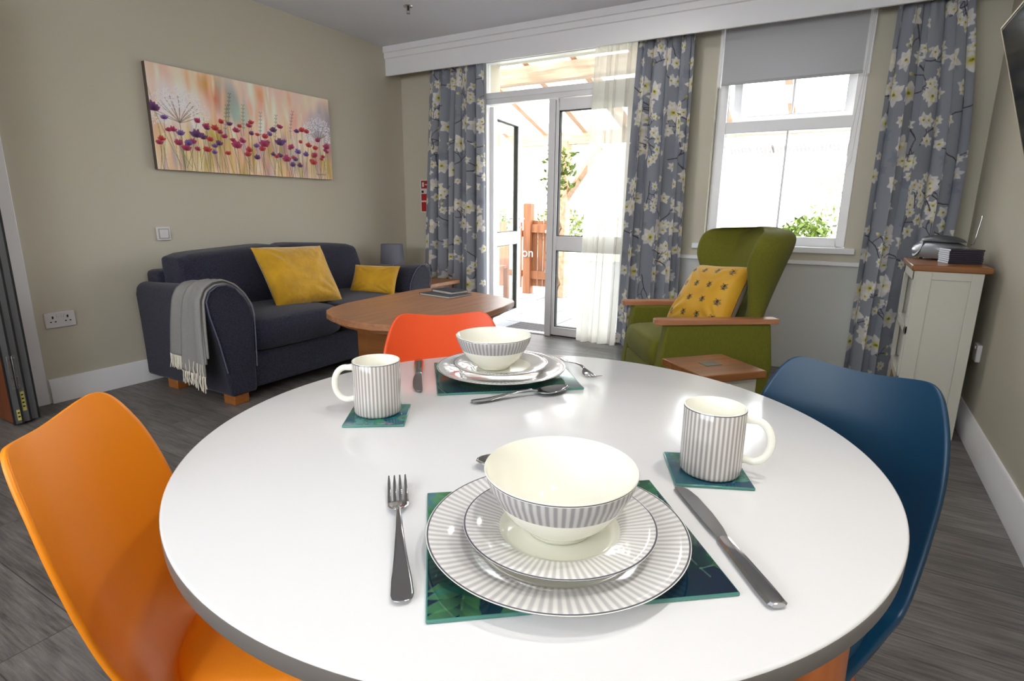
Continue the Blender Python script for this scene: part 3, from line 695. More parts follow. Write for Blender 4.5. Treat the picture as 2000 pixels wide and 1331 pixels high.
# ------------------------------------------------------------------ sofa
sf = thing('sofa', 'charcoal two-seater fabric sofa against the left wall', 'sofa', (XL+.03, 1.70, 0))
SX, SL = .89, 1.83
front = [(.078, .055), (.062, .2), (.03, .38), (-.004, .52), (-.014, .60), (.01, .65), (.055, .676), (.11, .678), (.165, .65), (.21, .60), (.243, .54), (.252, .48), (.248, .35), (.24, .2), (.235, .055)]
back_ = [(.085, .055), (.085, .2), (.082, .38), (.078, .50), (.076, .56), (.085, .60), (.105, .625), (.14, .632), (.18, .622), (.215, .59), (.243, .54), (.252, .48), (.248, .35), (.24, .2), (.235, .055)]
def arm(sgn):
    rings = []
    for k in range(9):
        t_ = k/8; e = t_**1.3
        s_ = 1.0 if sgn > 0 else .965
        ring = []
        for (a, b_), (c, d) in zip(back_, front):
            y = a*(1-e)+c*e; z = (b_*(1-e)+d*e)*(s_ if b_ > .3 else 1)
            ring.append((.02+t_*(SX-.02), y if sgn > 0 else SL-y, z))
        rings.append(ring)
    return MB().loft(rings)
for s in (1, -1):
    arm(s).build('arm', m_sofa, sf, bevel=.018, seg=3)
    pr = [(SX+.002, (y if s > 0 else SL-y), z*(1 if s > 0 or z < .3 else .965)) for y, z in front[1:-1]]
    MB().tube(pr, .0035, n=8).build('piping', m_pipe, sf)
IN0, IN1 = .245, SL-.245
MB().box(.05, SX-.035, IN0-.02, IN1+.02, .06, .265).build('seat_frame', m_sofa, sf, bevel=.02, seg=3)
MB().box(.0, .15, .16, SL-.16, .06, .70).build('back_frame', m_sofa, sf, bevel=.03, seg=3)
def cushion_box(x0, x1, y0, y1, z0, z1, puff=.03, nx=10, ny=12, nz=5):
    """soft box: superellipsoid-like"""
    bm = bmesh.new(); bmesh.ops.create_cube(bm, size=2)
    bmesh.ops.subdivide_edges(bm, edges=bm.edges[:], cuts=9, use_grid_fill=True)
    b_ = MB(); 
    for v in bm.verts:
        x, y, z = v.co
        def sq(a, b2, c2, k): return a*(1-k*(b2*b2*.5+c2*c2*.5))
        kx = 1-.07*(y*y*y*y+z*z)/1; 
        X = x*(1-.06*z**2-.04*y**8); Y = y*(1-.03*z**2-.03*x**8); Z = z*(1-.10*x**8-.10*y**8)+ (puff/(z1-z0)*2)*z*(1-x*x)*(1-y*y)
        v.co = ((x0+x1)/2+X*(x1-x0)/2, (y0+y1)/2+Y*(y1-y0)/2, (z0+z1)/2+Z*(z1-z0)/2)
    bm.verts.index_update()
    b_.v = [tuple(v.co) for v in bm.verts]; b_.f = [tuple(v.index for v in f.verts) for f in bm.faces]; bm.free(); return b_
mid = (IN0+IN1)/2
for a, b_ in ((IN0+.004, mid-.002), (mid+.002, IN1-.004)):
    cushion_box(.14, SX+.005, a, b_, .262, .462, .02).build('seat_cushion', m_sofa, sf, bevel=.025, seg=3, angle=80)
def backcush(y0, y1, hi0, hi1):
    b_ = cushion_box(.10, .36, y0, y1, .40, .80, .0); nv = []
    for x, y, z in b_.v:
        t_ = (z-.40)/.40; s_ = (y-y0)/(y1-y0)
        top = hi0*(1-s_)+hi1*s_
        z2 = .40+t_*(top-.40); x2 = x+.10*(1-t_)+.03*math.sin(PI*t_)*math.sin(PI*s_)-.02
        nv.append((x2, y, z2))
    b_.v = nv; return b_
backcush(.19, mid+.01, .80, .838).build('back_cushion', m_sofa, sf, bevel=.02, seg=3, angle=80)
backcush(mid+.012, SL-.22, .838, .80).build('back_cushion', m_sofa, sf, bevel=.02, seg=3, angle=80)
m_foot = mat('oak_block_foot', (158, 96, 44), .4, cvar=((10, 60, 60), .15))
for x in (.22, SX-.115):
    for y in (.095, SL-.185):
        MB().box(x, x+.10, y, y+.09, 0, .058).build('foot', m_foot, sf, bevel=.004)

# throw over near arm
th = thing('throw_blanket', 'grey wool throw with cream fringe over the near sofa arm', 'blanket', (XL+.03, 1.70, 0))
def arm_path(t_):   # outline of arm section at fraction t_, outside bottom -> over -> inside
    e = t_**1.3
    return [(a*(1-e)+c*e, b_*(1-e)+d*e) for (a, b_), (c, d) in zip(back_, front)]
def throw_layer(off, x_in, x_out, z_start, inner_cut, thick=.006):
    nS, nX = 46, 14; P = np.zeros((nS, nX, 3))
    for j in range(nX):
        s_ = j/(nX-1)
        for i in range(nS):
            q_ = i/(nS-1)
            xl = x_in[0]+(x_in[1]-x_in[0])*min(q_*1.6, 1); xr = x_out[0]+(x_out[1]-x_out[0])*min(q_*1.6, 1)
            x = xl+(xr-xl)*s_
            pth = arm_path(min(max((x-.02)/(SX-.02), 0), 1))
            pth = [(pth[4][0]-.012, z_start)]+[(pth[4][0]-.008, .45)]+pth[4:inner_cut]
            pth = [(y, z) for y, z in pth]
            # param by length
            L_ = [0]
            for a, b_ in zip(pth[:-1], pth[1:]): L_.append(L_[-1]+math.dist(a, b_))
            d = q_*L_[-1]; y = np.interp(d, L_, [p[0] for p in pth]); z = np.interp(d, L_, [p[1] for p in pth])
            cyy, czz = .12, .50; n_ = Vector((y-cyy, max(z-czz, 0)+.0001)).normalized() if z > czz else Vector((-1, 0) if y < cyy else (1, 0))
            wv = .004*math.sin(s_*9+q_*3)*(1-q_)+.003*math.sin(s_*17)
            P[i, j] = (x, y+n_[0]*(off+wv), z+n_[1]*(off+wv*.5))
    return P
P0 = throw_layer(.012, (.455, .56), (.875, .845), .27, 12)
gridmesh('outer_layer', P0, m_throw, th, None, .010, 1)
P1 = throw_layer(.022, (.60, .70), (.868, .86), .20, 12)
gridmesh('folded_layer', P1, m_throw, th, None, .008, 1)
P2 = throw_layer(.004, (.62, .72), (.885, .868), .30, 12)
gridmesh('inner_layer', P2, m_throw, th, None, .005, 1)
fr = MB(); R = random.Random(2)
for k in range(64):
    s_ = k/63; x = .452+.42*s_; y = P0[0, min(int(s_*13), 13), 1]-.006
    z = .272 if x < .60 else (.205 if R.random() < .7 else .27)
    if .60 <= x: y -= .012
    l_ = R.uniform(.065, .09)
    fr.tube([(x, y, z), (x+R.uniform(-.006, .006), y-.004, z-l_*.5), (x+R.uniform(-.01, .01), y+R.uniform(-.006, .002), z-l_)], .0026, n=5)
fr.build('fringe', m_fringe, th)

# scatter cushions from four corner points
def pillow(name, corners, thick, m, label, n=40, backm=None, canvas=None, backlen=None):
    """corners BL, BR, TR, TL (world)"""
    BL, BR, TR, TL = [Vector(c) for c in corners]
    o3 = (BL+BR+TR+TL)/4
    nrm = (BR-BL).cross(TL-BL).normalized()
    t = thing(name, label, 'cushion', o3)
    def side(sg, nn):
        u = np.linspace(-1, 1, nn); U, V = np.meshgrid(u, u)
        pin = .055
        Up = U*(1-pin*(1-V**2)); Vp = V*(1-pin*(1-U**2))
        a = (Up+1)/2; b_ = (Vp+1)/2
        P = np.zeros((nn, nn, 3))
        for i, (q0, q1, q2, q3) in enumerate(zip(BL-o3, BR-o3, TR-o3, TL-o3)):
            P[..., i] = q0*(1-a)*(1-b_)+q1*a*(1-b_)+q2*a*b_+q3*(1-a)*b_
        h = thick/2*((1-U**4)*(1-V**4))**.55+.002
        R2 = np.random.default_rng(5); wr = np.zeros_like(h)
        for c_x, c_y in ((-1, -1), (1, -1), (1, 1), (-1, 1)):
            ang = np.arctan2(V-c_y, U-c_x); rad = np.hypot(U-c_x, V-c_y); wr += .006*np.sin(ang*15+c_x*3)*np.exp(-((rad-.5)/.35)**2)
        wr *= (1-U**4)*(1-V**4)
        for i in range(3): P[..., i] += sg*nrm[i]*(h+wr)
        return P, h
    if canvas is not None:
        nn = canvas.W; P, _ = side(1, nn); gridmesh('front_cover', P, m, t, canvas.lin()[:nn, :nn])
    else:
        P, _ = side(1, n); gridmesh('front_cover', P, m, t)
    P, _ = side(-1, n); gridmesh('back_cover', P[:, ::-1].copy(), backm or m, t)
    return t
X0 = XL+.03
pillow('scatter_cushion', [(-3.02, 2.27, .462), (-2.94, 2.74, .455), (-3.20, 2.80, .815), (-3.27, 2.30, .825)], .15, m_yel, 'large square mustard velvet cushion in the middle of the sofa')
pillow('scatter_cushion', [(-3.16, 3.00, .442), (-2.84, 3.15, .44), (-2.86, 3.25, .655), (-3.17, 3.10, .66)], .11, m_yel, 'small oblong mustard cushion against the far sofa arm')

# side table + lamp beyond the sofa
st = thing('lamp_table', 'low oak table in the corner behind the far sofa arm', 'side table', (-3.32, 3.90, 0))
MB().box(-.36, .40, -.23, .20, .43, .462).build('table_top', m_oakx, st, bevel=.004)
MB().box(-.32, .34, -.19, .17, .12, .43).build('cabinet_body', m_oakx, st, bevel=.004)
for x in (-.30, .28):
    for y in (-.17, .12): MB().box(x, x+.05, y, y+.05, 0, .12).build('leg', m_oakx, st)
lp = thing('table_lamp', 'small table lamp with grey drum shade behind the sofa', 'lamp', (-3.46, 3.83, .462))
MB().lathe([(0, .0), (.055, .0), (.055, .012), (.012, .02), (.009, .05), (.009, .15), (0, .15)], 32).build('lamp_base', m_chrome, lp)
MB().lathe([(.106, .135), (.096, .305), (.094, .305), (.104, .135)], 48).build('lamp_shade', m_lampshade, lp)

# coffee table
cf = thing('coffee_table', 'oak coffee table with rounded top in front of the sofa', 'coffee table', (-2.17, 2.72, 0))
poly = [(-2.60, 2.33), (-2.555, 2.25), (-2.49, 2.19), (-2.40, 2.145), (-2.30, 2.11), (-2.18, 2.085), (-2.05, 2.085), (-1.93, 2.13), (-1.84, 2.22), (-1.775, 2.36), (-1.742, 2.52), (-1.735, 2.72), (-1.755, 2.93), (-1.800, 3.13), (-1.84, 3.18), (-2.02, 3.27), (-2.22, 3.325), (-2.50, 3.345), (-2.64, 3.31), (-2.665, 3.20), (-2.668, 2.80), (-2.65, 2.50)]
MB().prism([(x+2.17, y-2.72) for x, y in poly], .464, .50).build('table_top', m_oak, cf, bevel=.004)
MB().prism([(x*.93, y*.93) for x, y in [(a+2.17, b_-2.72) for a, b_ in poly]], .44, .462).build('under_frame', m_oakx, cf)
MB().box(-.30, .24, -.32, .36, .03, .44).build('pedestal', m_oakx, cf, bevel=.004)
MB().box(-.22, .18, -.326, -.318, .22, .42).build('drawer_front', m_oakx, cf, bevel=.002)
MB().tube([(-.05, -.325, .36), (-.04, -.345, .345), (.03, -.345, .345), (.04, -.325, .36)], .005).build('drawer_handle', m_steel, cf)
MB().box(-.36, .30, -.38, .42, 0, .03).build('plinth', m_oakx, cf, bevel=.003)
for (nm, lab, c, rz, hx, hy, z0, th_, cov) in [
    ('magazine', 'large black-covered book lying at the bottom on the coffee table', (-2.33, 3.10), math.radians(-8), .145, .108, .50, .013, (70, 72, 80)),
    ('magazine', 'smaller dark notebook on top of the larger coffee table book', (-2.33, 3.15), math.radians(-14), .105, .075, .5135, .018, (40, 42, 52))]:
    t = thing('book', lab, 'book', (c[0], c[1], z0), rz, 'books on the coffee table')
    mc = mat('book_cover', cov, .4, cvar=(25, .5)); MB().box(-hx, hx, -hy, hy, th_-.002, th_).box(-hx, hx, -hy, hy, 0, .002).box(-hx, -hx+.002, -hy, hy, 0, th_).build('cover', mc, t)
    MB().box(-hx+.003, hx-.004, -hy+.003, hy-.003, .002, th_-.002).build('pages', mat('paper_pages', (212, 210, 206), .8), t)

# ------------------------------------------------------------------ armchair
AC = thing('armchair', 'olive green wingback armchair with oak armrests in front of the window', 'armchair', (-.449, 3.353, 0), math.radians(215))
HW = .33
for s in (1, -1):
    # side panel, a little narrower towards the floor at the front
    pr = [(.0, .07), (.60, .07), (.575, .30), (.545, .525), (-.0, .525), (-.03, .30)]
    b_ = MB(); y0, y1 = s*(HW-.085), s*(HW-.012)
    b_.loft([[(x, y0, z) for x, z in pr], [(x, y1, z) for x, z in pr]]); b_.build('side_panel', m_green, AC, bevel=.012, seg=3)
    b_ = MB(); yc = s*(HW-.035)
    out = []
    for x, w_ in ((-.035, .030), (-.03, .034), (.1, .036), (.45, .040), (.57, .040), (.598, .033), (.605, .02)):
        out.append((x, w_))
    poly_ = [(x, yc-w_) for x, w_ in out]+[(x, yc+w_) for x, w_ in out[::-1]]
    b_.prism(poly_, .525, .552); b_.build('armrest', m_oakarm, AC, bevel=.007, seg=3)
cushion_box(-.02, .60, -HW+.09, HW-.09, .27, .435, .015).build('seat_cushion', m_green, AC, bevel=.03, seg=3, angle=80)
MB().box(.0, .55, -HW+.086, HW-.086, .06, .27).build('seat_base', m_green, AC, bevel=.01)
cushion_box(.53, .585, -HW+.09, HW-.09, .07, .285, .0).build('footrest_panel', m_green, AC, bevel=.01, seg=3, angle=80)
# wing back
rows = []; nT = 18
zb_, = (.38,)
for k in range(nT+1):
    t_ = k/nT
    hw = .215+.115*min(t_/.85, 1)**1.1; wd = .03+.19*min(max(t_-.12, 0)/.62, 1)**1.2
    th_ = .075; xo = .055-.17*t_
    if t_ > .86: e = (t_-.86)/.14; rnd = math.sqrt(max(1-e*e, 0.0)); hw -= .035*(1-rnd); wd -= .05*(1-rnd); th_ *= .25+.75*rnd
    # centreline from left wing tip round to right wing tip
    cl_ = []
    for q_ in np.linspace(-1, 1, 25):
        a = abs(q_); sg = 1 if q_ > 0 else -1
        if a < .5: cl_.append((xo+.015*(a/.5)**2, q_/.5*hw*.72))
        else:
            e = (a-.5)/.5; ang = e*PI/2
            cl_.append((xo+.015+(wd)*(1-math.cos(ang))*.62+wd*.38*e, sg*(hw*.72+hw*.28*math.sin(ang))))
    n_ = len(cl_); L_, R_2 = [], []
    for i, (x, y) in enumerate(cl_):
        x1, y1 = cl_[min(i+1, n_-1)]; x0, y0 = cl_[max(i-1, 0)]; dx, dy = x1-x0, y1-y0; l_ = math.hypot(dx, dy); nx, ny = -dy/l_, dx/l_
        wgt = 1.0 if 1 < i < n_-2 else (.75 if i in (1, n_-2) else .35)
        ww = th_/2*wgt*(1.0+.25*(abs(i-12)/12))
        L_.append((x+nx*ww, y+ny*ww, 0)); R_2.append((x-nx*ww, y-ny*ww, 0))
    loop = L_+R_2[::-1]
    ring = []
    for x, y, _ in loop:
        mid_ = abs(y)/hw
        ztop = 1.012-.018*mid_**2-.012*math.exp(-((mid_-.62)/.12)**2)
        ring.append((x, y, zb_+t_*(ztop-zb_)))
    rows.append(ring)
MB().loft(rows).build('wing_back', m_green, AC, angle=70, sub=1)
m_black = mat('black_metal', (24, 24, 26), .5)
for x in (.04, .48):
    for y in (-.24, .24): MB().tube([(x, y, 0), (x, y, .075)], .022, n=16).build('foot', m_black, AC)

def bee_canvas():
    N_ = 150; C_ = Canvas(1, 1, 1/N_, (214, 160, 22)); R = random.Random(9)
    for i in range(60): C_.ell(R.random(), R.random(), .2, .06, R.uniform(0, 3), R.choice([(222, 170, 40), (206, 148, 14), (226, 178, 60)]), .35, 1.3)
    for i in range(4):
        for j in range(4):
            x, y = .14+i*.24, .16+j*.23
            rot = .35
            for s in (-1, 1): C_.ell(x+s*.030, y-.012, .028, .012, s*.55, (120, 92, 50), .85)
            for s in (-1, 1): C_.line([(x, y+.012), (x+s*.030, y+.042)], .0035, (24, 16, 14)); C_.line([(x, y), (x+s*.034, y+.012)], .0035, (24, 16, 14)); C_.line([(x, y-.02), (x+s*.026, y-.045)], .0035, (24, 16, 14))
            C_.ell(x, y+.026, .013, .012, 0, (16, 12, 12), 1); C_.ell(x, y+.006, .019, .017, 0, (24, 18, 18), 1); C_.ell(x, y-.024, .016, .024, 0, (26, 20, 20), 1)
            C_.ell(x, y-.014, .015, .005, 0, (222, 214, 200), 1); C_.ell(x, y-.031, .012, .005, 0, (222, 214, 200), 1)
    return C_
pillow('scatter_cushion', [(-.845, 3.24, .44), (-.48, 3.03, .44), (-.385, 3.13, .80), (-.70, 3.38, .775)], .19, mat('bee_velvet', (214, 160, 22), .6, attr=True, sheen=.4),
       'yellow cushion embroidered with bees on the green armchair', backm=mat('cushion_back', (196, 184, 172), .8), canvas=bee_canvas())

# side table by the armchair
t = thing('keypad_table', 'small oak-topped white side table beside the green armchair', 'side table', (-.418, 2.42, 0), math.radians(47.5))
MB().box(-.155, .155, -.145, .145, .418, .45).build('table_top', m_oakx, t, bevel=.004)
MB().box(-.045, .035, -.022, .04, .4495, .452).build('inlay_panel', mat('grey_green_inlay', (96, 98, 84), .4), t, bevel=.001)
MB().box(-.13, .13, -.12, .12, .30, .418).build('apron', m_cab, t, bevel=.003)
MB().box(-.09, .09, -.124, -.118, .32, .40).build('drawer_front', m_cab, t, bevel=.002)
MB().tube([(-.02, -.124, .36), (.02, -.124, .36)], .007).build('drawer_knob', m_steel, t)
for x in (-.13, .095):
    for y in (-.12, .085): MB().box(x, x+.035, y, y+.035, 0, .30).build('leg', m_cab, t, bevel=.002)

# ------------------------------------------------------------------ cabinet in the right corner
cb = thing('bookcase_cabinet', 'narrow cream painted cabinet with oak top in the right corner', 'cabinet', (.445, 3.57, 0))
MB().box(-.147, .160, -.268, .262, .812, .842).build('cabinet_top', m_oakx, cb, bevel=.006)
y0, y1 = -.255, .25
for a_ in (y0, y1-.018): MB().box(-.127, .13, a_, a_+.018, 0, .812).build('side_panel', m_cab, cb, bevel=.002)
sp_ = MB().box(-.127, -.065, y0-.008, y0, 0, .812).box(.085, .13, y0-.008, y0, 0, .812).box(-.065, .085, y0-.008, y0, .775, .812)
sp_.build('side_stile', m_cab, cb, bevel=.0015)
MB().box(.12, .13, y0, y1, .02, .812).build('back_panel', m_cab, cb)
for z in (.0, .27, .52, .765): MB().box(-.115, .12, y0+.018, y1-.018, z, z+.02).build('shelf', m_cab, cb, bevel=.001)
ff = MB().box(-.135, -.115, y0, y0+.045, 0, .812).box(-.135, -.115, y1-.045, y1, 0, .812).box(-.135, -.115, y0, y1, .765, .812).box(-.135, -.115, y0, y1, .50, .54).box(-.135, -.115, y0, y1, .25, .29).box(-.135, -.115, y0, y1, 0, .05)
ff.build('face_frame', m_cab, cb, bevel=.002)
bk = thing('wicker_basket', 'brown wicker basket on the bottom shelf of the corner cabinet', 'basket', (.42, 3.57, .052))
MB().box(-.10, .09, -.19, .19, 0, .17).build('basket_body', mat('wicker', (150, 112, 70), .8, cvar=(70, .5), bump=(90, 1, .01)), bk, bevel=.01)
# radio
rd = thing('portable_stereo', 'silver oval portable stereo with raised aerial on the corner cabinet', 'stereo', (.452, 3.735, .842), math.radians(-50))
m_sil = mat('silver_plastic', (160, 162, 168), .28, .5); m_dgr = mat('dark_silver', (92, 92, 98), .35, .4)
def stereo(scale_, z0, z1, m, nm, cutx=None):
    rings = []
    for k in range(13):
        a = k/12; z = z0+(z1-z0)*a
        s_ = math.sqrt(max(1-(2*a-.62)**2/1.9, 0.02)) if nm == 'stereo_body' else math.sqrt(max(1-a*a*.95, .03))
        rings.append([(s_*scale_*.150*math.copysign(abs(math.cos(q_))**.8, math.cos(q_))-.02*a, s_*scale_*.085*math.copysign(abs(math.sin(q_))**.8, math.sin(q_)), z) for q_ in np.linspace(0, 2*PI, 40, endpoint=False)])
    return MB().loft(rings).build(nm, m, rd)
stereo(1.0, .010, .105, m_sil, 'stereo_body'); stereo(.74, .095, .128, m_dgr, 'disc_lid')
MB().lathe([(0, .0), (.045, .0), (.05, -.006)], 32).build('speaker_grille', m_dgr, rd, loc=(-.09, -.062, .055)).rotation_euler = (math.radians(70), 0, math.radians(-28))
for x in (-.08, .09):
    for y in (-.04, .04): MB().tube([(x, y, 0), (x, y, .014)], .008, n=12).build('foot', m_black, rd)
MB().tube([(.125, .03, .085), (.137, .035, .088), (.150, .04, .225)], .0018, n=8).tube([(.150, .04, .222), (.1505, .04, .230)], .0035, n=8).build('aerial', m_chrome, rd)
# cd cases
proto = None
for k in range(7):
    if proto is None:
        proto = thing('disc_case', '', 'disc case', (.508, 3.545, .842), math.radians(14), 'stack of disc cases on the cabinet')
        MB().box(-.071, .071, -.062, .062, .0005, .0098).build('clear_case', mat('dark_case', (52, 48, 62), .2, spec=.6), proto, bevel=.001)
        MB().box(-.0718, -.0705, -.06, .06, .001, .0093).build('spine_label', mat('white_spine', (216, 222, 232), .4), proto); c = proto
    else: c = copy_tree(proto)
    c.location = (.508+random.uniform(-.002, .002), 3.545, .842+k*.0101); c.rotation_euler = (0, 0, math.radians(14+random.uniform(-1, 1)))
    c['label'] = ['lowest disc case of the stack beside the silver stereo', 'second disc case from the bottom of the stack', 'third disc case from the bottom of the stack', 'middle disc case of the seven stacked on the cabinet', 'third disc case from the top of the stack', 'second disc case from the top of the stack', 'topmost disc case of the stack beside the stereo'][k]

# ------------------------------------------------------------------ dining table and chairs
TC = (-.396, .737); TR_ = .50; TZ = .74
dt = thing('dining_table', 'round white dining table laid for two in the foreground', 'table', (TC[0], TC[1], 0))
MB().lathe([(0, TZ), (TR_-.003, TZ), (TR_-.0008, TZ-.001), (TR_-.0004, TZ-.003), (TR_-.003, TZ-.004), (TR_-.003, TZ-.0245), (0, TZ-.0245)], 192).build('tabletop', m_table, dt, angle=60)
MB().lathe([(TR_-.0028, TZ-.0028), (TR_, TZ-.003), (TR_-.0006, TZ-.022), (TR_-.003, TZ-.025), (TR_-.006, TZ-.0252)], 192).build('shaded_edge', mat('shaded_edge_grey', (118, 112, 108), .4), dt, angle=60)['label'] = 'tabletop edge darkened for shade'  # white table edge darkened to grey, its shade put into the colour
MB().lathe([(0, TZ-.025), (.30, TZ-.025), (.30, TZ-.05), (0, TZ-.05)], 64).build('under_plate', m_leg, dt)
for k in range(4):
    a = math.radians((-8, 105, 172, 285)[k]); r1, r2 = .432, .455
    MB().tube([(r1*math.cos(a), r1*math.sin(a), TZ-.0255), (r2*math.cos(a), r2*math.sin(a), 0)], [.030, .019], n=24).build('leg', m_leg, dt)
    MB().box(.28, r1, -.012, .012, TZ-.045, TZ-.026, Matrix.Rotation(a, 3, 'Z'), (0, 0, 0)).build('leg_rail', m_leg, dt)

def shell_point(u, v):
    """u -1..1 across, v 0..1 seat front -> back top; returns xyz and outward normal-ish"""
    prof = [(.235, .405), (.225, .432), (.19, .440), (.10, .432), (.0, .425), (-.08, .428), (-.145, .448), (-.190, .49), (-.215, .55), (-.232, .62), (-.248, .69), (-.262, .76), (-.275, .822)]
    t = v*(len(prof)-1); i = min(int(t), len(prof)-2); f = t-i
    def cr(p0, p1, p2, p3, f): return .5*((2*p1)+(-p0+p2)*f+(2*p0-5*p1+4*p2-p3)*f*f+(-p0+3*p1-3*p2+p3)*f**3)
    g = lambda k: prof[min(max(k, 0), len(prof)-1)]
    x = cr(g(i-1)[0], g(i)[0], g(i+1)[0], g(i+2)[0], f); z = cr(g(i-1)[1], g(i)[1], g(i+1)[1], g(i+2)[1], f)
    wp = [.150, .166, .172, .180, .180, .180, .182, .184, .186, .187, .187, .186, .185]
    w_ = wp[i]*(1-f)+wp[i+1]*f
    # rounded top corners
    if v > .76:
        e = (v-.76)/.24; w_ -= .080*(1-math.sqrt(max(1-e**2.0, 0)))
    if v < .10:
        e = 1-v/.10; w_ -= .06*(1-math.sqrt(max(1-e*e, 0)))
    a = abs(u); ae = a*w_/.186
    sb = min(max((v-.40)/.22, 0), 1); sb = sb*sb*(3-2*sb)      # 0 seat, 1 back
    lift = .038*a**3.2*math.sin(PI*min(max(v*1.25+.1, 0), 1))*(1-sb)+.02*a**3*sb*0
    wing = .066*ae**2.4*sb*(1-.35*v)+.018*a**3*(1-abs(v-.45)/.3 if abs(v-.45) < .3 else 0)
    roll = max(0, (a-.80)/.20)**2*.006*min(1, max(0, (.9-v)/.25))
    z += lift-roll*(1-sb); x += wing-roll*sb*1.2
    if v > .75: z -= .013*(.5+.5*math.cos(PI*min(1, ae/.85)))*((v-.75)/.25)**1.5
    return (x, .905*u*w_, .985*z)
def shell_grid(nu, nv, off=0, u_m=1, v0=0, v1=1):
    P = np.zeros((nv, nu, 3))
    for j, v in enumerate(np.sin(np.linspace(0, PI/2, nv))**1.0):
        for i, u in enumerate(np.linspace(-u_m, u_m, nu)): P[j, i] = shell_point(u, v)
    return P
def dining_chair(label, cname, col, loc, rz):
    t = thing('dining_chair', label, 'chair', loc, rz, 'moulded chairs round the white table')
    mp_ = mat(cname+'_moulded_plastic', col, .38, spec=.4, bump=(900, .06, .001)); ml_ = mat(cname+'_seat_leather', col, .45, spec=.4, bump=(260, .2, .001))
    o = gridmesh('seat_shell', shell_grid(49, 96), mp_, t, None, .007, 0)
    # seat pad
    rings = []
    for k, (s_, dz) in enumerate(((.90, -.004), (.985, .006), (1.0, .018), (.97, .030), (.85, .038), (.6, .042), (.3, .043), (.02, .043))):
        rings.append([(.042+s_*.184*math.copysign(abs(math.cos(q_))**.75, math.cos(q_)), s_*.150*math.copysign(abs(math.sin(q_))**.75, math.sin(q_)), .421+dz) for q_ in np.linspace(0, 2*PI, 48, endpoint=False)])
    MB().loft(rings).build('seat_pad', ml_, t, angle=80)
    MB().box(-.09, .12, -.10, .10, .385, .405).build('under_bracket', m_black, t, bevel=.004)
    for sx, sy in ((1, 1), (1, -1), (-1, 1), (-1, -1)):
        MB().tube([(.02+sx*.09, sy*.09, .40), (.01+sx*.165, sy*.17, 0)], [.019, .012], n=16).build('leg', m_leg, t)
    MB().tube([(.10, .10, .33), (-.08, -.10, .33)], .004, n=6).tube([(.10, -.10, .33), (-.08, .10, .33)], .004, n=6).build('brace_wire', m_black, t)
    return t
dining_chair('orange moulded dining chair on the far side of the white table', 'orange', (232, 84, 36), (-.750, 1.022, 0), math.radians(312))
dining_chair('amber yellow moulded dining chair left of the white table', 'amber', (246, 146, 24), (-.699, .486, 0), math.radians(43))
dining_chair('petrol blue moulded dining chair right of the white table', 'blue', (8, 54, 82), (-.041, .940, 0), math.radians(248.5))

# ------------------------------------------------------------------ table setting
def leaf_canvas(w_, h_, res, seed):
    R = random.Random(seed); C_ = Canvas(w_, h_, res, (12, 42, 66)); s0 = min(w_, h_)
    for i in range(40):
        C_.ell(R.uniform(0, w_), R.uniform(0, h_), s0*.35, s0*.2, R.uniform(0, 3), R.choice([(10, 34, 60), (14, 76, 88), (22, 100, 104), (6, 24, 44), (10, 30, 52), (12, 52, 74)]), .5, 1.4)
    C_.ell(w_*.85, h_*.9, w_*.35, h_*.3, 0, (130, 180, 176), .5, 1.4); C_.ell(w_*.05, h_*.95, w_*.25, h_*.25, 0, (120, 160, 168), .5, 1.3)
    k = .024 if s0 > .15 else .013
    for i in range(int(26 if s0 > .15 else 14)):
        x, y, a = R.uniform(0, w_), R.uniform(0, h_), R.uniform(0, 6.28); p, _ = curve_pts(x, y, a, k*5, 8, .12, R); C_.line(p, res*.9, (120, 170, 130), .5)
        c = R.choice([(44, 112, 72), (22, 84, 70), (76, 136, 82), (18, 70, 62), (40, 112, 100), (92, 146, 92)])
        for q_ in p[1:]:
            for s in (-1, 1): C_.petal(q_[0], q_[1], k*R.uniform(1.3, 2.2), k*.32, a+s*R.uniform(.6, 1.0), tuple(v*.6 for v in c), c, .72)
    for i in range(1):
        x, y = R.uniform(0, w_), R.uniform(0, h_)
        for q_ in range(3): C_.petal(x, y, k*.9, k*.2, R.uniform(0, 6.28), (190, 70, 80), (214, 120, 120), .7)
    return C_
m_mat = mat('printed_glass', (20, 60, 80), .07, spec=.5, attr=True, coat=.5); m_gedge = mat('green_glass_edge', (70, 128, 118), .15, spec=.6)
def mat_piece(name, label, cat, loc, rz, w_, h_, res, seed, group, z=TZ):
    t = thing(name, label, cat, (loc[0], loc[1], z), rz, group)
    MB().box(-w_/2, w_/2, -h_/2, h_/2, .0002, .0040).build('glass_slab', m_gedge, t, bevel=.0012)
    C_ = leaf_canvas(w_, h_, res, seed); P = np.stack([C_.x-w_/2, C_.y-h_/2, np.full_like(C_.x, .0041)], -1)
    C_.a = C_.a if w_ > .15 else C_.a*.8+np.array([14, 40, 46])
    P[..., 0] *= (w_-.003)/w_; P[..., 1] *= (h_-.003)/h_
    gridmesh('printed_face', P, m_mat, t, C_.lin()); return t
A38 = math.radians(38.2)
mat_piece('placemat', 'teal leaf print glass placemat under the nearer place setting', 'placemat', (-.2245, .497), A38, .287, .224, .0011, 3, 'leaf print placemats')
mat_piece('placemat', 'teal leaf print glass placemat under the far place setting', 'placemat', (-.589, .983), math.radians(39.5), .287, .224, .0016, 8, 'leaf print placemats')
mat_piece('coaster', 'teal leaf print glass coaster under the left mug', 'coaster', (-.648, .667), math.radians(34), .10, .10, .001, 5, 'leaf print coasters')
mat_piece('coaster', 'teal leaf print glass coaster under the right mug', 'coaster', (-.124, .745), math.radians(24), .10, .10, .0009, 6, 'leaf print coasters')
MZ = TZ+.0042
m_din = stripes('striped_dinner_china', 96, rads=(.085, .1345), line_r=(.1335, .1352))
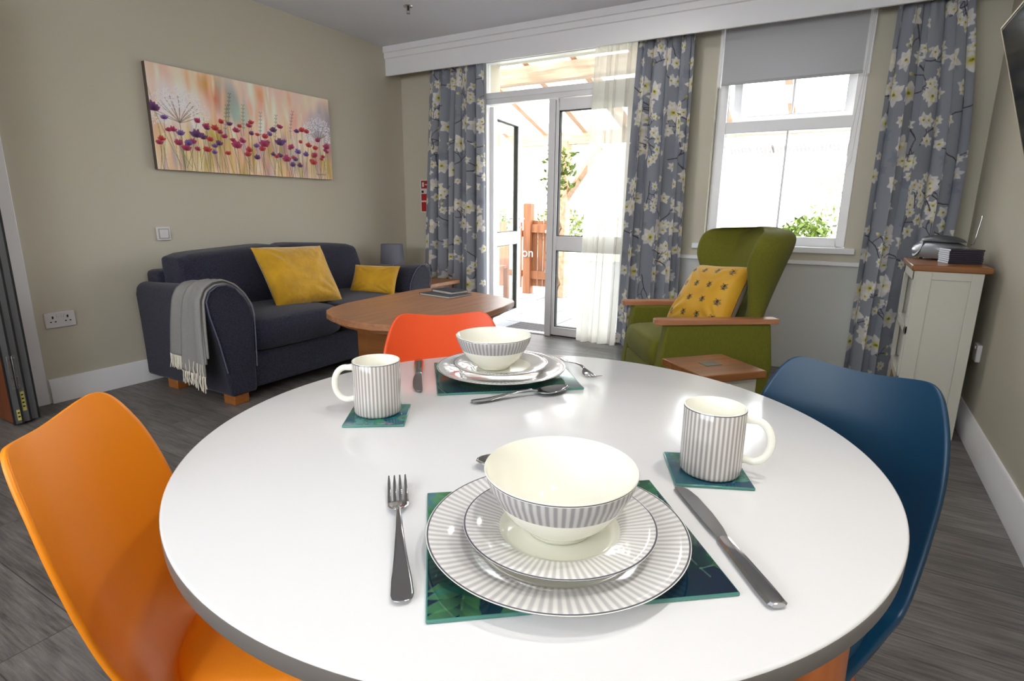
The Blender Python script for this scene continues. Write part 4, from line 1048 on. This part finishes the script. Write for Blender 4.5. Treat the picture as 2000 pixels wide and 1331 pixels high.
m_sid = stripes('striped_side_china', 84, rads=(.062, .0975), line_r=(.0965, .0982))
m_bow = stripes('striped_bowl_china', 62, 0.040, .0655, line_z=(.0662, .0676), dark=(146, 143, 147), light=(190, 187, 186))  # bowl band stripes darkened, shade on the bowl's outside put into their colour
m_mug = stripes('striped_mug_china', 40, .002, .0905, line_z=(.0905, .0918), dark=(156, 152, 150), light=(212, 207, 203))
def dinner(label, c):
    o = MB().lathe([(0, .004), (.078, .004), (.084, .006), (.092, .0115), (.125, .0170), (.1345, .0190), (.1360, .0186), (.1345, .0165), (.09, .0085), (.075, .0005), (.070, .0), (0, .001)], 160, (0, 0, 0)).build('dinner_plate', m_din, loc=(c[0], c[1], MZ), angle=80)
    tag(o, label, 'plate', 'grey striped dinner plates'); return o
def side(label, c, z):
    o = MB().lathe([(0, .004), (.052, .004), (.058, .006), (.064, .0100), (.088, .0140), (.0972, .0158), (.0985, .0153), (.097, .0135), (.064, .0065), (.050, .0005), (.046, 0), (0, .001)], 144).build('side_plate', m_sid, loc=(c[0], c[1], z), angle=80)
    tag(o, label, 'plate', 'grey striped side plates'); return o
def bowl(label, c, z):
    prof = [(0, .006), (.018, .0065), (.036, .012), (.053, .024), (.065, .040), (.0725, .055), (.0762, .0675), (.0772, .0685), (.0780, .0677), (.0745, .055), (.067, .039), (.055, .021), (.040, .008), (.034, .003), (.033, 0), (.030, 0), (.028, .003), (0, .003)]
    P2 = []
    for (r1, z1), (r2, z2) in zip(prof[:-1], prof[1:]): P2 += [(r1, z1), ((r1+r2)/2, (z1+z2)/2)]
    t = thing('cereal_bowl', label, 'bowl', (c[0], c[1], z), 0, 'grey striped bowls')
    k = 7
    MB().lathe(prof[:k+1], 128).build('bowl_inside', m_china, t, angle=80)
    MB().lathe(prof[k:], 128).build('bowl_outside', m_bow, t, angle=80); return t
dinner('larger striped plate of the nearer place setting', (-.2245, .4845)); dinner('larger striped plate of the far place setting', (-.596, .985))
S1 = MZ+.0042+.0006
side('smaller striped plate under the nearer bowl', (-.218, .477), MZ+.0165-.0005); side('smaller striped plate under the far bowl', (-.5865, .967), MZ+.0165-.0005)
bowl('cream bowl with striped band at the nearer place setting', (-.2195, .4805), MZ+.0205); bowl('cream bowl with striped band at the far place setting', (-.601, .962), MZ+.0205)
def mug(label, c, ha):
    t = thing('striped_mug', label, 'mug', (c[0], c[1], MZ), ha, 'striped mugs')
    r = .0398; h = .0925
    MB().lathe([(r-.0006, h), (r, h-.001), (r, .006), (r-.002, .002), (r-.006, 0), (r-.010, 0), (r-.012, .002), (0, .002)], 96).build('mug_body', m_mug, t, angle=70)
    MB().lathe([(r-.0006, h), (r-.0014, h+.0003), (r-.0026, h-.001), (r-.003, .01), (r-.008, .005), (0, .0045)], 96).build('mug_inside', m_china, t, angle=70)
    pts = []
    for k in range(21):
        a = math.radians(112-k*11.6)
        pts.append((r+.0035+.0205*(math.cos(a)+.37), 0, .0525+.0272*math.sin(a)-.003*(k/20)))
    pts = [(r-.001, 0, .0800)]+pts[1:-1]+[(r-.001, 0, .0245)]
    MB().tube(pts, [(.0062, .004)]+[(.0052, .0034)]*(len(pts)-2)+[(.0062, .004)], n=14, up=(0, 1, 0)).build('mug_handle', m_china, t, angle=80)
    return t
mug('striped mug with handle to the left on the left coaster', (-.656, .676), math.radians(212))
mug('striped mug with handle to the right on the right coaster', (-.1195, .742), math.radians(8))

def cutlery(name, label, p_tip, p_end, kind, z=TZ, group=None):
    a = Vector(p_end); b_ = Vector(p_tip); d = b_-a; L_ = d.length; rz = math.atan2(d.y, d.x)
    t = thing(name, label, {'fork': 'fork', 'knife': 'knife', 'spoon': 'spoon'}[kind], (a.x, a.y, z), rz, group)
    def T2(sec, nm, up=(0, 0, 1), n=16):   # sec: (x, z, half width y, half thick)
        return MB().tube([(x, 0, zz_) for x, zz_, _, _ in sec], [(w_, h_) for _, _, w_, h_ in sec], n=n, up=up)
    if kind in ('fork', 'spoon'):
        hd = [(0, .005, .0035, .0008), (.0015, .0048, .0068, .0010), (.005, .0045, .0092, .0012), (.011, .0042, .0105, .0013), (.03, .0045, .0098, .0013), (L_*.28, .0075, .0068, .0015), (L_*.45, .0125, .0042, .0018), (L_*.58, .0135, .0032, .0020), (L_*.66, .0105, .0030, .0019)]
        T2(hd, 'handle').build('handle', m_chrome, t, angle=80)
    if kind == 'fork':
        x0 = L_*.65; b2 = MB()
        b2.tube([(x0, 0, .0108), (x0+.008, 0, .0075), (x0+.018, 0, .005), (x0+.030, 0, .0042)], [(.0030, .0018), (.0085, .0012), (.0118, .0010), (.0122, .0009)], n=16, up=(0, 0, 1))
        b2.build('fork_head', m_chrome, t, angle=80)
        for k in range(4):
            y = (k-1.5)*.0068
            MB().tube([(x0+.027, y*.96, .0042), (x0+.045, y, .0052), (L_-.012, y, .0085), (L_, y, .0125)], [(.0026, .0009), (.0022, .0009), (.0019, .0009), (.0009, .0006)], n=10, up=(0, 0, 1)).build('tine', m_chrome, t, angle=80)
    if kind == 'spoon':
        rings = []; x0 = L_*.655; ln = L_-x0
        P = np.zeros((14, 18, 3))
        for i in range(14):
            s_ = i/13
            for j in range(18):
                a_ = 2*PI*j/17; e = s_
                ex = (ln/2)*e*math.cos(a_); w_ = .0205*(1-.18*math.cos(a_))
                P[i, j] = (x0+ln/2+ex, w_*e*math.sin(a_), .0015+.0095*e*e+(.002*math.cos(a_)*e))
        gridmesh('spoon_bowl', P, m_chrome, t, None, .0014, 1)
    if kind == 'knife':
        T2([(0, .0045, .007, .0026), (.003, .0045, .0098, .0038), (.02, .0045, .0103, .0042), (L_*.28, .0045, .0092, .0040), (L_*.46, .0045, .0075, .0037), (L_*.475, .0045, .0060, .0030)], 'handle', n=8).build('handle', m_chrome, t, angle=30)
        b2 = MB(); x0 = L_*.47
        edge = [(x0, -.0055), (x0+.006, -.0070), (x0+.02, -.0095), (x0+.05, -.0115), (L_-.03, -.0105), (L_-.012, -.0070), (L_-.003, -.001), (L_, .005), (L_-.004, .0085), (L_-.012, .0090), (x0+.02, .0075), (x0, .0055)]
        b2.prism(edge, .0038, .0052); b2.build('blade', m_steel, t, bevel=.0006)
    return t
cutlery('dinner_fork', 'polished fork left of the nearer place setting', (-.458, .500), (-.300, .328), 'fork', group='dinner forks')
cutlery('dinner_knife', 'polished knife right of the nearer place setting', (-.143, .677), (-.010, .496), 'knife', group='dinner knives')
cutlery('dessert_spoon', 'spoon mostly hidden behind the nearer bowl', (-.396, .590), (-.262, .706), 'spoon', group='dessert spoons')
cutlery('dinner_knife', 'knife lying left of the far place setting', (-.668, .797), (-.812, .975), 'knife', group='dinner knives')
cutlery('dessert_spoon', 'spoon lying in front of the far place setting', (-.428, .960), (-.549, .803), 'spoon', group='dessert spoons')
cutlery('dinner_fork', 'fork at the right of the far place setting', (-.405, 1.05), (-.540, 1.172), 'fork', group='dinner forks')

# ------------------------------------------------------------------ ceiling lamps of the room (above and behind the viewpoint)
m_lens = mat('lamp_lens', (255, 244, 228), .5, emit=((255, 238, 214), 3.0))
for (x, y, p) in DOWNLIGHTS:
    t = thing('ceiling_downlight', 'round recessed ceiling downlight', 'lamp', (x, y, ZC), 0, 'recessed ceiling downlights')
    MB().lathe([(.075, 0), (.078, -.006), (.062, -.008), (.060, 0)], 32).build('lamp_rim', m_white, t)
    MB().lathe([(0, -.003), (.060, -.003)], 32).build('lamp_lens', m_lens, t)
    area('downlight_lamp', (0, 0, -.02), .12, p*ROOM_P, (1, .97, .93), (0, 0, 0), 'DISK', t)
